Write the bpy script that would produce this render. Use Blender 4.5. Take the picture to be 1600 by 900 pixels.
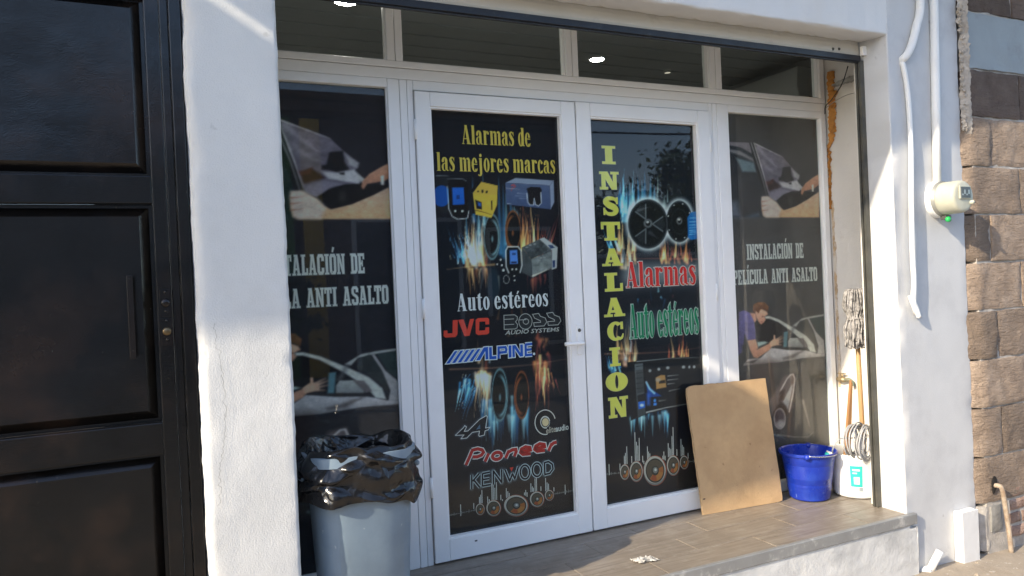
import bpy, bmesh, math, random
import numpy as np
from mathutils import Vector, Matrix, noise

random.seed(7)
for o in list(bpy.data.objects):
    bpy.data.objects.remove(o, do_unlink=True)
S = bpy.context.scene
COL = S.collection

# ------------------------------------------------------------------ camera
CAM = np.array([0.0, -2.6077, 1.2472]); YAW, PIT, ROL, FPX = 0.440602, -0.006542, -0.044171, 1180.37
FW = np.array([math.sin(YAW)*math.cos(PIT), math.cos(YAW)*math.cos(PIT), math.sin(PIT)])
RT0 = np.array([math.cos(YAW), -math.sin(YAW), 0.0]); UP0 = np.cross(RT0, FW)
RT = math.cos(ROL)*RT0 + math.sin(ROL)*UP0; UP = -math.sin(ROL)*RT0 + math.cos(ROL)*UP0
cam = bpy.data.cameras.new('camera'); cam.sensor_width = 36; cam.lens = FPX/1600*36
cam.clip_start = 0.05; cam.clip_end = 2000
camo = bpy.data.objects.new('camera', cam); COL.objects.link(camo); S.camera = camo
M = Matrix.Identity(4)
for i in range(3):
    M[i][0] = RT[i]; M[i][1] = UP[i]; M[i][2] = -FW[i]; M[i][3] = CAM[i]
camo.matrix_world = M

def at(u, v, y):
    """point of the plane Y = y that the photograph shows at pixel (u, v)"""
    d = FW + (u-800)/FPX*RT - (v-450)/FPX*UP
    t = (y-CAM[1])/d[1]
    p = CAM + t*d
    return (float(p[0]), float(y), float(p[2]))
def atz(u, v, z):
    d = FW + (u-800)/FPX*RT - (v-450)/FPX*UP
    t = (z-CAM[2])/d[2]; p = CAM + t*d
    return (float(p[0]), float(p[1]), float(z))

# ------------------------------------------------------------------ light
SUN = Vector((3.5, 1.0, -2.05)).normalized()          # the way the light travels
W = bpy.data.worlds.new('World'); S.world = W; W.use_nodes = True
nt = W.node_tree; nt.nodes.clear()
sky = nt.nodes.new('ShaderNodeTexSky'); sky.sky_type = 'NISHITA'; sky.sun_disc = False
sky.sun_elevation = math.asin(-SUN.z); sky.sun_rotation = math.atan2(-SUN.x, -SUN.y)
sky.air_density = 1.0; sky.dust_density = 3.0; sky.ozone_density = 0.3; sky.altitude = 1800
bg = nt.nodes.new('ShaderNodeBackground'); bg.inputs['Strength'].default_value = 0.15
wo = nt.nodes.new('ShaderNodeOutputWorld')
nt.links.new(sky.outputs[0], bg.inputs[0]); nt.links.new(bg.outputs[0], wo.inputs[0])
sl = bpy.data.lights.new('sun', 'SUN'); sl.energy = 2.3; sl.angle = math.radians(0.6); sl.color = (1.0, 0.86, 0.66)
so = bpy.data.objects.new('sun', sl); COL.objects.link(so)
so.rotation_euler = SUN.to_track_quat('-Z', 'Y').to_euler(); so.location = (-14, -4, 9)
S.view_settings.view_transform = 'Standard'; S.view_settings.look = 'None'
S.view_settings.exposure = 1.62; S.view_settings.gamma = 1.0; S.view_settings.use_curve_mapping = False
S.render.engine = 'CYCLES'
S.cycles.max_bounces = 8; S.cycles.transparent_max_bounces = 12; S.cycles.glossy_bounces = 4

# ------------------------------------------------------------------ materials
def lin(c):
    return tuple(((x/255)/12.92 if x/255 <= .04045 else ((x/255+.055)/1.055)**2.4) for x in c[:3])
class N:
    def __init__(s, name):
        s.m = bpy.data.materials.new(name); s.m.use_nodes = True
        s.t = s.m.node_tree; s.t.nodes.clear()
    def n(s, typ, **k):
        x = s.t.nodes.new(typ)
        for a, b in k.items():
            if a.startswith('i_'):
                x.inputs[a[2:].replace('_', ' ')].default_value = b
            else: setattr(x, a, b)
        return x
    def l(s, a, b): s.t.links.new(a, b)
def ramp(g, fac, stops):
    r = g.n('ShaderNodeValToRGB'); e = r.color_ramp.elements
    while len(e) < len(stops): e.new(.5)
    for i, (p, c) in enumerate(stops):
        e[i].position = p; e[i].color = (*c, 1)
    g.l(fac, r.inputs[0]); return r.outputs[0]
def noi(g, co, scale, detail=4, rough=.55, dist=0):
    n = g.n('ShaderNodeTexNoise'); n.inputs['Scale'].default_value = scale; n.inputs['Detail'].default_value = detail
    n.inputs['Roughness'].default_value = rough; n.inputs['Distortion'].default_value = dist
    g.l(co, n.inputs['Vector']); return n.outputs[0]
def mixc(g, fac, a, b, mode='MIX'):
    m = g.n('ShaderNodeMix', data_type='RGBA', blend_type=mode)
    for s, v in ((m.inputs[0], fac), (m.inputs[6], a), (m.inputs[7], b)):
        if hasattr(v, 'is_linked') or hasattr(v, 'links'): g.l(v, s)
        elif isinstance(v, (int, float)): s.default_value = v
        else: s.default_value = (*v, 1)
    return m.outputs[2]
def mat(name, base, rough=.6, var=.10, vs=6, alt=None, alts=3, altf=(.5, .65), bump=0, bs=60, metal=0, spec=.5, coat=0, rv=.08, stretch=None, bump2=0, bs2=8, crough=.05, fleck=None, sss=0):
    g = N(name)
    tc = g.n('ShaderNodeTexCoord').outputs['Object']
    co = tc
    if stretch:
        mp = g.n('ShaderNodeMapping'); mp.inputs['Scale'].default_value = stretch; g.l(tc, mp.inputs['Vector']); co = mp.outputs[0]
    p = g.n('ShaderNodeBsdfPrincipled'); out = g.n('ShaderNodeOutputMaterial'); g.l(p.outputs[0], out.inputs[0])
    n1 = noi(g, co, vs, 6)
    lo = tuple(max(0, c*(1-var)) for c in base); hi = tuple(min(1, c*(1+var)) for c in base)
    col = ramp(g, n1, [(.3, lo), (.7, hi)])
    if alt is not None:
        n2 = noi(g, co, alts, 7, .65)
        f = ramp(g, n2, [(altf[0], (0, 0, 0)), (altf[1], (1, 1, 1))])
        col = mixc(g, f, col, alt)
    if fleck is not None:
        n3 = noi(g, co, fleck[1], 3, .5)
        f = ramp(g, n3, [(fleck[2], (0, 0, 0)), (fleck[2]+.05, (1, 1, 1))])
        col = mixc(g, f, col, fleck[0])
    g.l(col, p.inputs['Base Color'])
    r = ramp(g, noi(g, co, vs*1.7, 5), [(.3, (max(0, rough-rv),)*3), (.7, (min(1, rough+rv),)*3)])
    g.l(r, p.inputs['Roughness'])
    p.inputs['Metallic'].default_value = metal; p.inputs['Specular IOR Level'].default_value = spec
    p.inputs['Coat Weight'].default_value = coat; p.inputs['Coat Roughness'].default_value = crough
    if sss:
        p.inputs['Subsurface Weight'].default_value = sss; p.inputs['Subsurface Radius'].default_value = (.02, .015, .01)
    if bump or bump2:
        h = noi(g, co, bs, 5, .6)
        b = g.n('ShaderNodeBump'); b.inputs['Strength'].default_value = 1; b.inputs['Distance'].default_value = bump
        g.l(h, b.inputs['Height'])
        if bump2:
            h2 = noi(g, co, bs2, 4, .5)
            b2 = g.n('ShaderNodeBump'); b2.inputs['Strength'].default_value = 1; b2.inputs['Distance'].default_value = bump2
            g.l(h2, b2.inputs['Height']); g.l(b2.outputs[0], b.inputs['Normal'])
        g.l(b.outputs[0], p.inputs['Normal'])
    return g.m
def emit(name, c, s):
    g = N(name); e = g.n('ShaderNodeEmission'); e.inputs[0].default_value = (*c, 1); e.inputs[1].default_value = s
    o = g.n('ShaderNodeOutputMaterial'); g.l(e.outputs[0], o.inputs[0]); return g.m
def glass_mat(name, tint=(.93, .96, .95), dust=.0):
    g = N(name)
    fr = g.n('ShaderNodeFresnel'); fr.inputs[0].default_value = 1.5
    tr = g.n('ShaderNodeBsdfTransparent'); tr.inputs[0].default_value = (*tint, 1)
    gl = g.n('ShaderNodeBsdfGlossy'); gl.inputs['Roughness'].default_value = 0.012
    tc = g.n('ShaderNodeTexCoord').outputs['Object']
    b = g.n('ShaderNodeBump'); b.inputs['Distance'].default_value = .0009; b.inputs['Strength'].default_value = .5
    g.l(noi(g, tc, 1.3, 2), b.inputs['Height']); g.l(b.outputs[0], gl.inputs['Normal'])
    ge = g.n('ShaderNodeNewGeometry'); mu = g.n('ShaderNodeMath', operation='SUBTRACT'); mu.use_clamp = True
    g.l(fr.outputs[0], mu.inputs[0]); g.l(ge.outputs['Backfacing'], mu.inputs[1])     # the outer face alone mirrors
    mx = g.n('ShaderNodeMixShader'); g.l(mu.outputs[0], mx.inputs[0]); g.l(tr.outputs[0], mx.inputs[1]); g.l(gl.outputs[0], mx.inputs[2])
    last = mx.outputs[0]
    if dust:
        df = g.n('ShaderNodeBsdfDiffuse'); df.inputs[0].default_value = (.62, .58, .52, 1)
        f = ramp(g, noi(g, tc, 5, 7, .7), [(.3, (dust*.5,)*3), (.75, (dust*1.6,)*3)])
        m2 = g.n('ShaderNodeMixShader'); g.l(f, m2.inputs[0]); g.l(last, m2.inputs[1]); g.l(df.outputs[0], m2.inputs[2]); last = m2.outputs[0]
    o = g.n('ShaderNodeOutputMaterial'); g.l(last, o.inputs[0]); return g.m

WHITE_PLASTER = mat('white_plaster', (.63, .63, .61), .85, .04, 3, alt=(.55, .55, .53), alts=2.2, altf=(.52, .8), bump=.0016, bs=190, bump2=.0016, bs2=22, fleck=((.50, .50, .48), 12, .72))
SMOOTH_PLASTER = mat('smooth_white_plaster', (.68, .68, .67), .75, .04, 3, alt=(.52, .52, .52), alts=3.5, altf=(.6, .9), bump=.0008, bs=140, bump2=.0018, bs2=9)
PILLAR_PAINT = mat('grey_white_pillar_paint', (.56, .565, .565), .75, .05, 3, alt=(.43, .43, .435), alts=3.2, altf=(.52, .85), bump=.0010, bs=140, bump2=.0018, bs2=9, fleck=((.36, .36, .36), 9, .70))
INNER_PLASTER = mat('inner_plaster', (.74, .71, .66), .8, .05, 3, alt=(.58, .52, .45), alts=4, altf=(.58, .85), bump=.001, bs=110, bump2=.004, bs2=8)
STEP_PLASTER = mat('step_plaster', (.62, .62, .60), .85, .06, 4, alt=(.40, .40, .39), alts=5, altf=(.5, .75), bump=.002, bs=120, bump2=.005, bs2=14)
ALU = mat('white_aluminium', (.90, .90, .885), .38, .02, 5, alt=(.80, .79, .76), alts=3, altf=(.6, .9), spec=.5)
BLACK_PAINT = mat('black_door_paint', (.0045, .004, .0037), .17, .3, 7, alt=(.030, .017, .011), alts=1.9, altf=(.48, .75), bump=.0004, bs=260, bump2=.003, bs2=5, rv=.10, fleck=((.085, .078, .066), 95, .735), spec=.45)  # brown blotches in the colour imitate reddish-brown reflections
GLASS = glass_mat('window_glass', dust=.006)
DUSTY_GLASS = glass_mat('dusty_window_glass', dust=.045)
TRANSOM_GLASS = glass_mat('upper_window_glass', dust=.010)
CLEAR_GLASS = glass_mat('meter_glass', (.9, .93, .93))
RUBBER = mat('black_rubber', (.02, .02, .02), .6, .1)
STEEL_DARK = mat('dark_steel', (.10, .10, .09), .5, .25, 9, alt=(.19, .16, .11), alts=8, altf=(.5, .8), metal=.5, bump=.0008, bs=90)
STEEL_BLACK = mat('black_steel', (.012, .014, .02), .42, .3, 8, alt=(.06, .06, .06), alts=14, altf=(.6, .75), bump=.0008, bs=90)
SLAT_PAINT = mat('shutter_slat_paint', (.60, .57, .50), .5, .05, 5, alt=(.42, .38, .31), alts=7, altf=(.58, .85), bump=.0006, bs=60)

# ------------------------------------------------------------------ mesh helpers
class MB:
    def __init__(s): s.v = []; s.f = []
    def quad(s, a, b, c, d):
        k = len(s.v); s.v += [a, b, c, d]; s.f.append((k, k+1, k+2, k+3)); return s
    def box(s, x0, x1, y0, y1, z0, z1):
        k = len(s.v)
        s.v += [(x0, y0, z0), (x1, y0, z0), (x1, y1, z0), (x0, y1, z0), (x0, y0, z1), (x1, y0, z1), (x1, y1, z1), (x0, y1, z1)]
        s.f += [tuple(k+i for i in q) for q in ((0, 3, 2, 1), (4, 5, 6, 7), (0, 1, 5, 4), (1, 2, 6, 5), (2, 3, 7, 6), (3, 0, 4, 7))]
        return s
    def prism(s, pts, fn0, fn1):
        """closed outline pts (2D); fn maps a 2D point to 3D for each end"""
        k = len(s.v); n = len(pts)
        s.v += [fn0(p) for p in pts] + [fn1(p) for p in pts]
        s.f += [tuple(k+i for i in range(n))[::-1], tuple(k+n+i for i in range(n))]
        s.f += [(k+i, k+(i+1) % n, k+n+(i+1) % n, k+n+i) for i in range(n)]
        return s
    def tube(s, path, r, n=10, cap=True):
        path = [Vector(p) for p in path]; m = len(path)
        rr = r if isinstance(r, (list, tuple)) else [r]*m
        k = len(s.v); up = None
        for i, p in enumerate(path):
            d = (path[min(i+1, m-1)]-path[max(i-1, 0)]).normalized()
            if up is None:
                up = Vector((0, 0, 1)) if abs(d.z) < .9 else Vector((0, 1, 0))
            a = d.cross(up)
            if a.length < 1e-6: a = d.orthogonal()
            a.normalize(); b = a.cross(d).normalized(); up = b
            for j in range(n):
                t = 2*math.pi*j/n
                s.v.append(tuple(p+rr[i]*(math.cos(t)*a+math.sin(t)*b)))
        for i in range(m-1):
            for j in range(n):
                s.f.append((k+i*n+j, k+i*n+(j+1) % n, k+(i+1)*n+(j+1) % n, k+(i+1)*n+j))
        if cap:
            s.f.append(tuple(k+j for j in range(n))[::-1]); s.f.append(tuple(k+(m-1)*n+j for j in range(n)))
        return s
    def lathe(s, prof, c=(0, 0, 0), n=48, axis='z', close=False, fn=None):
        k = len(s.v); m = len(prof)
        for i, (r, h) in enumerate(prof):
            for j in range(n):
                t = 2*math.pi*j/n
                q = (r*math.cos(t), r*math.sin(t), h)
                if fn: q = fn(q, t, i)
                if axis == 'y': q = (q[0], q[2], q[1])
                if axis == 'x': q = (q[2], q[0], q[1])
                s.v.append((c[0]+q[0], c[1]+q[1], c[2]+q[2]))
        for i in range(m-1):
            for j in range(n):
                q = (k+i*n+j, k+i*n+(j+1) % n, k+(i+1)*n+(j+1) % n, k+(i+1)*n+j)
                s.f.append(q if axis != 'y' else q[::-1])
        return s
    def grid(s, fn, nu, nv, closeu=False):
        k = len(s.v)
        for j in range(nv+1):
            for i in range(nu+(0 if closeu else 1)): s.v.append(fn(i/nu, j/nv))
        w = nu+(0 if closeu else 1)
        for j in range(nv):
            for i in range(nu):
                i2 = (i+1) % w
                s.f.append((k+j*w+i, k+j*w+i2, k+(j+1)*w+i2, k+(j+1)*w+i))
        return s
    def build(s, name, material, parent=None, smooth=False, bevel=0, seg=2, recalc=False, solid=0, weld=False):
        me = bpy.data.meshes.new(name); me.from_pydata(s.v, [], s.f)
        if recalc or weld:
            bm = bmesh.new(); bm.from_mesh(me)
            if weld: bmesh.ops.remove_doubles(bm, verts=bm.verts, dist=1e-5)
            bmesh.ops.recalc_face_normals(bm, faces=bm.faces); bm.to_mesh(me); bm.free()
        me.materials.append(material)
        if smooth: me.polygons.foreach_set('use_smooth', [True]*len(me.polygons))
        me.update()
        return link(name, me, parent, bevel, seg, solid)
def link(name, me, parent=None, bevel=0, seg=2, solid=0):
    o = bpy.data.objects.new(name, me); COL.objects.link(o)
    if parent is not None:
        o.parent = parent
        if parent.type == 'EMPTY': o.matrix_parent_inverse = Matrix.Translation(-Vector(parent.location))
    if solid:
        d = o.modifiers.new('solid', 'SOLIDIFY'); d.thickness = solid; d.offset = 0
    if bevel:
        b = o.modifiers.new('bevel', 'BEVEL'); b.width = bevel; b.segments = seg; b.limit_method = 'ANGLE'
    return o
def tag(o, label, cat, group=None):
    o['label'] = label; o['category'] = cat
    if group: o['group'] = group
    return o
def thing(name, label, cat, loc=(0, 0, 0), group=None):
    o = bpy.data.objects.new(name, None); COL.objects.link(o); o.location = loc; o.empty_display_size = .1
    return tag(o, label, cat, group)
def struct(o): o['kind'] = 'structure'; return o
def box(name, m, p, x0, x1, y0, y1, z0, z1, bevel=.002): return MB().box(x0, x1, y0, y1, z0, z1).build(name, m, p, bevel=bevel)
def cr(pts, n=8):
    """Catmull-Rom through the points"""
    P = [Vector(p) for p in pts]; P = [P[0]*2-P[1]]+P+[P[-1]*2-P[-2]]; out = []
    for i in range(1, len(P)-2):
        for k in range(n):
            t = k/n; a, b, c, d = P[i-1], P[i], P[i+1], P[i+2]
            out.append(.5*((2*b)+(c-a)*t+(2*a-5*b+4*c-d)*t*t+(3*b-a-3*c+d)*t**3))
    return out+[P[-2]]
def fbm(x, y, z, o=4): return noise.fractal(Vector((x, y, z)), .6, 2.1, o)

# ================================================================== SETTING
GZ = -0.312                                                    # the pavement, below the shop floor
ASPHALT = mat('asphalt', (.24, .225, .20), .9, .2, 30, alt=(.30, .28, .245), alts=.8, altf=(.45, .8), bump=.006, bs=140)
CONCRETE = mat('dusty_concrete', (.34, .285, .22), .92, .10, 9, alt=(.26, .21, .155), alts=3, altf=(.5, .75), bump=.004, bs=90, bump2=.008, bs2=10, fleck=((.50, .45, .38), 34, .66))
struct(MB().quad((-300, -300, GZ-.16), (300, -300, GZ-.16), (300, 300, GZ-.16), (-300, 300, GZ-.16)).build('ground', mat('earth', (.22, .18, .13), .95, .15, 1.5, bump=.01, bs=20)))
struct(MB().quad((-60, -8.2, GZ-.13), (60, -8.2, GZ-.13), (60, -1.55, GZ-.13), (-60, -1.55, GZ-.13)).build('road', ASPHALT))
def slab_y(name, y0, y1, m):
    mb = MB()
    mb.grid(lambda u, v: (-8+u*16, y0+v*(y1-y0), GZ+.012*fbm(u*16, v*5, 3)*(1 if v > .02 else 0)), 120, 24)
    mb.box(-60, -8, y0, y1, GZ-.3, GZ); mb.box(8, 60, y0, y1, GZ-.3, GZ); mb.box(-8, 8, y0, y0+.1, GZ-.3, GZ-.012)
    return struct(mb.build(name, m, smooth=False))
slab_y('pavement', -1.55, .9, CONCRETE)
far_pave = MB().box(-60, 60, -10.0, -8.2, GZ-.3, GZ+.01).build('far_pavement', CONCRETE); struct(far_pave)
MB().box(-60, 60, -1.70, -1.552, GZ-.3, GZ+.004).build('kerb', CONCRETE, bevel=.02)
struct(bpy.data.objects['kerb'])

# ---- the shop building: pillars, lintel, reveals, room behind
FY = .615                                                      # front of the white aluminium frames
shop = thing('shop_building', 'white plastered shop front with two pillars around a recessed glass entrance', 'building', (1.9, 0, GZ))
def pillar(name, x0, x1, y0, y1, z0, z1, r0, r1, m, seed, amp=.004):
    """upright with rounded uneven plaster edges at x0 (radius r0) and x1 (radius r1)"""
    out = [(x0, y1)]
    for k in range(7):
        a = math.pi/2*k/6; out.append((x0+r0*(1-math.cos(a)), y0+r0*(1-math.sin(a))))
    for k in range(1, 10): out.append((x0+r0+(x1-x0-r0-r1)*k/10, y0))
    for k in range(7):
        a = math.pi/2*k/6; out.append((x1-r1*(1-math.sin(a)), y0+r1*(1-math.cos(a))))
    out.append((x1, y1))
    nz = int((z1-z0)/.02)
    mb = MB(); n = len(out)
    for j in range(nz+1):
        z = z0+(z1-z0)*j/nz
        for i, (x, y) in enumerate(out):
            e = 1.6 if (2 <= i <= 6 or n-8 <= i <= n-3) else .55
            d = amp*e*fbm(x*6+seed, y*6, z*5, 5)+amp*.5*e*fbm(x*30, y*30+seed, z*30, 3)
            mb.v.append((x+(d if i < n/2 else -d), y+(d if 0 < i < n-1 else 0), z))
    for j in range(nz):
        for i in range(n-1): mb.f.append((j*n+i, j*n+i+1, (j+1)*n+i+1, (j+1)*n+i))
    return mb.build(name, m, shop, smooth=True)
pillar('pillar', .112, .404, 0, .30, GZ-.05, 5.4, .035, .012, WHITE_PLASTER, 3.3, .0022)
pillar('pillar', 3.366, 3.915, 0, .172, GZ-.05, 2.60, .008, .012, PILLAR_PAINT, 8.1, .0016)
# lintel over the opening: a box with an uneven lower edge
mb = MB()
def lint(u, v):
    x = .398+u*(3.372-.398); w = .0035*fbm(x*7, 2, v*3, 5)
    prof = [(0, 5.4), (0, 2.44), (.002, 2.412), (.012, 2.407), (.07, 2.407), (.150, 2.416)]
    k = v*5; i = min(int(k), 4); t = k-i
    y = prof[i][0]*(1-t)+prof[i+1][0]*t; z = prof[i][1]*(1-t)+prof[i+1][1]*t
    return (x, y+w*(1 if v < .7 else .2), z+w*.7+(.006*fbm(x*16, 5, 1, 4) if v > .95 else 0))
mb.grid(lint, 200, 15); mb.box(.41, 3.36, .151, .60, 2.62, 5.4)
mb.build('lintel', SMOOTH_PLASTER, shop, smooth=True)
box('upper_wall', PILLAR_PAINT, shop, 3.372, 3.915, .003, .60, 2.601, 5.4, 0)
box('upper_wall', SMOOTH_PLASTER, shop, -.30, .110, .12, .5, 2.36, 5.4, 0)
# inner wall of the recess, right: slightly wavy plaster
mb = MB().grid(lambda u, v: (3.625+.006*fbm(1, u*5, v*6, 4), .205+u*.46, v*2.62), 16, 60)
mb.build('reveal_wall', INNER_PLASTER, shop, smooth=True)
box('reveal_wall', INNER_PLASTER, shop, 3.367, 3.63, .1725, .205, 0, 2.62, 0)
box('reveal_wall', INNER_PLASTER, shop, .10, .20, .30, .70, -.05, 2.62, 0)
# room behind the glass
ROOM = mat('room_paint', (.46, .47, .48), .8, .08, 3)
LTILE = mat('room_tiles', (.72, .72, .70), .4, .05, 3)
BOARD = mat('ceiling_board', (.54, .56, .56), .5, .10, 3)
box('room_wall', ROOM, shop, -.2, 4.4, 4.6, 4.7, 0, 2.9, 0)
box('room_wall', ROOM, shop, 4.3, 4.4, .70, 4.6, 0, 2.9, 0)
box('room_wall', ROOM, shop, -.2, -.1, .70, 4.6, 0, 2.9, 0)
box('room_wall', ROOM, shop, 3.606, 4.3, .67, .70, 0, 2.9, 0)
box('room_wall', ROOM, shop, -.2, .195, .70, .74, 0, 2.9, 0)
box('room_floor', LTILE, shop, -.1, 4.3, .70, 4.6, -.05, -.004, 0)
box('room_ceiling', ROOM, shop, -.1, 4.3, .61, 4.6, 2.79, 2.9, 0)
bme = None
for i in range(38):
    y = .70+i*.102
    if bme is None:
        o = box('ceiling_board', BOARD, shop, -.09, 4.29, 0, .094, 2.755, 2.772, .004); bme = o.data
    else:
        o = link('ceiling_board', bme, shop, .004)
    o.location = (0, y, (i % 2)*.006)
# crack and flaking plaster on the left pillar
CRACK = mat('crack', (.20, .20, .19), .9, .1)
def ribbon(name, pts, w, m, y, parent, seed=0):
    mb = MB(); P = cr([(*p, 0) for p in pts], 26); k = 0
    for i, p in enumerate(P):
        a, _, z = at(p.x, p.y, 0); j = .009*fbm(z*38+seed, 1, 1, 5)
        ww = w*(.6+.8*abs(fbm(z*40, seed, 3, 2)))
        mb.v += [(a+j-ww, y, z), (a+j+ww, y, z)]
    for i in range(len(P)-1): mb.f.append((2*i, 2*i+1, 2*i+3, 2*i+2))
    return mb.build(name, m, parent)
ribbon('crack', [(347, 585), (351, 625), (352, 665), (349, 700), (343, 735), (344, 765), (340, 790)], .0008, CRACK, -.0060, shop)
ribbon('crack', [(334, 505), (338, 535), (345, 565), (347, 585)], .0007, CRACK, -.0060, shop, 4)
# added slab, unseen above the picture, outline shaped to shade the upper front
def back(x0, z0, H):
    t = (H-z0)/2.05
    return (x0-3.5*t, -t)
H3 = 3.15
pl = [back(-.30, 2.545, H3), back(.41, 2.106, H3), back(.685, 1.966, H3), back(.90, 1.848, H3), back(3.37, 1.838, H3), back(4.05, 1.885, H3), back(4.4, 1.955, H3), (9, -.60), (9, -.002), (back(-.30, 2.545, H3)[0], -.002)]
MB().prism(pl, lambda p: (p[0], p[1], H3), lambda p: (p[0], p[1], H3+.16)).build('shading_slab', SMOOTH_PLASTER, shop, recalc=True)
box('upper_facade', WHITE_PLASTER, shop, -1.9, 9.0, .61, .8, 3.0, 5.4, 0)

# ---- neighbour on the left with the black door
neigh = thing('neighbour_building', 'plastered house left of the white pillar, holding the black door', 'building', (-1.6, .3, GZ))
NW = mat('neighbour_plaster', (.42, .36, .30), .9, .1, 3, bump=.003, bs=60)
box('wall', NW, neigh, -7.0, -.95, 0.06, .35, GZ-.05, 4.6, 0)
box('wall', NW, neigh, -.948, .108, 0.125, .35, 2.36, 4.6, 0)
H1 = 3.5
cA = back(-.30, 2.505, H1+.03); cB = back(1.92, 1.150, H1+.03); cC = back(-2.4, 1.135, H1)
MB().prism([(cA[0]-.2, .055), cA, cB, cC, (-11, cC[1]), (-11, .055)], lambda p: (p[0], p[1], H1), lambda p: (p[0], p[1], H1+.03)).build('shading_sheet', NW, neigh, recalc=True)  # unseen sheet added on the left, outline shaped to cast its shade

# ---- entrance step: base, edge trim, wood-look tiles
step = struct(bpy.data.objects.new('entrance_step', None)); COL.objects.link(step); step.location = (1.9, .3, GZ)
mb = MB()
mb.grid(lambda u, v: (.20+u*3.215, -.022+.003*fbm(u*9, v*2, 2, 5), GZ-.02+v*(.262)), 160, 14)
mb.grid(lambda u, v: (3.415+.004*fbm(3, u*3, v*3), -.022+u*.024, GZ-.02+v*.262), 4, 14)
mb.build('riser', STEP_PLASTER, step, smooth=True)
box('step_core', STEP_PLASTER, step, .20, 3.364, -.020, .66, GZ-.05, -.024, 0)
TRIM = mat('step_trim', (.30, .30, .29), .55, .12, 8, alt=(.55, .54, .51), alts=16, altf=(.56, .7), bump=.001, bs=80, metal=.3)
mb = MB().box(.20, 3.412, -.028, -.004, -.052, .0015)
mb.build('edge_trim', TRIM, step, bevel=.004)
GROUT = mat('grout', (.34, .31, .27), .9, .1, 30)
box('grout_bed', GROUT, step, .20, 3.364, -.006, .206, -.022, -.0035, 0)
box('grout_bed', GROUT, step, .20, 3.64, .2065, .66, -.022, -.0035, 0)
def tile_mat():
    g = N('wood_look_tile')
    oi = g.n('ShaderNodeObjectInfo'); tc = g.n('ShaderNodeTexCoord').outputs['Object']
    cx = g.n('ShaderNodeCombineXYZ'); g.l(oi.outputs['Random'], cx.inputs[0]); g.l(oi.outputs['Random'], cx.inputs[1])
    sc = g.n('ShaderNodeVectorMath', operation='SCALE'); sc.inputs['Scale'].default_value = 37; g.l(cx.outputs[0], sc.inputs[0])
    ad = g.n('ShaderNodeVectorMath', operation='ADD'); g.l(tc, ad.inputs[0]); g.l(sc.outputs[0], ad.inputs[1])
    mp = g.n('ShaderNodeMapping'); mp.inputs['Scale'].default_value = (2.0, 26, 3); g.l(ad.outputs[0], mp.inputs['Vector'])
    n1 = noi(g, mp.outputs[0], 2.2, 8, .62, .6)
    col = ramp(g, n1, [(.25, (.155, .125, .095)), (.5, (.245, .205, .160)), (.78, (.33, .285, .23))])
    n2 = noi(g, ad.outputs[0], 4, 5)
    col = mixc(g, ramp(g, n2, [(.45, (0, 0, 0)), (.75, (.55,)*3)]), col, (.17, .14, .11))
    n3 = noi(g, ad.outputs[0], 11, 6, .7)
    col = mixc(g, ramp(g, n3, [(.52, (0, 0, 0)), (.8, (.55,)*3)]), col, (.42, .38, .32))
    p = g.n('ShaderNodeBsdfPrincipled'); g.l(col, p.inputs['Base Color'])
    g.l(ramp(g, n2, [(.3, (.34,)*3), (.7, (.52,)*3)]), p.inputs['Roughness'])
    b = g.n('ShaderNodeBump'); b.inputs['Distance'].default_value = .0008; g.l(n1, b.inputs['Height']); g.l(b.outputs[0], p.inputs['Normal'])
    o = g.n('ShaderNodeOutputMaterial'); g.l(p.outputs[0], o.inputs[0]); return g.m
TILE = tile_mat()
# planks run along the facade, joints staggered; whole and cut lengths share a mesh each
tw, tl = .170, .60
meshes = {}
def tile(x0, x1, y0, y1):
    key = (round(x1-x0, 3), round(y1-y0, 3))
    if key not in meshes:
        o = MB().box(0, x1-x0-.004, 0, y1-y0-.004, -.012, 0).build('floor_tile', TILE, step, bevel=.0015); meshes[key] = o.data
    else: o = link('floor_tile', meshes[key], step, .0015)
    o.location = (x0+.002, y0+.002, random.uniform(-.0012, .0))
rows = [(-.003, .158), (.158, .328), (.328, .498), (.498, .662)]
for k, (y0, y1) in enumerate(rows):
    x = .20-[.10, .42, .22, .52][k]
    while x < 3.364:
        a, b = max(x, .205), min(x+tl, 3.364 if y0 < .2 else 3.624)
        if b-a > .02: tile(a, b, y0, y1)
        x += tl

# ---- white aluminium shop front
front = thing('shopfront_frame', 'white aluminium frame around the double glass doors with a row of upper panes', 'window frame', (1.9, FY, 0))
def fr(x0, x1, z0, z1, y0=FY, y1=.672, name='frame_member', bev=.003): return box(name, ALU, front, x0, x1, y0, y1, z0, z1, bev)
fr(.205, 3.606, 2.221, 2.249, FY-.004)            # sill of the upper panes
fr(.205, 3.606, 2.171, 2.2185, FY)                # head rail
for x0, x1 in ((.205, .232), (.962, .998), (1.001, 1.032), (1.866, 1.898), (1.901, 1.934), (2.756, 2.792), (2.795, 2.836), (3.569, 3.606)):
    fr(x0, x1, 2.2495, 2.748, FY-.003)            # upper mullions
fr(.205, 3.606, 2.7485, 2.80, FY)
for i, (x0, x1) in enumerate(((.232, .962), (1.032, 1.866), (1.934, 2.756), (2.836, 3.569))):
    box('upper_pane', TRANSOM_GLASS, front, x0-.004, x1+.004, .648, .654, 2.249, 2.748, 0)
    for a, b in ((x0, x0+.007), (x1-.007, x1)): fr(a, b, 2.2495, 2.748, FY+.010, .647, 'glazing_bead', .001)
    fr(x0+.0075, x1-.0075, 2.2492, 2.256, FY+.010, .647, 'glazing_bead', .001)
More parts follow.
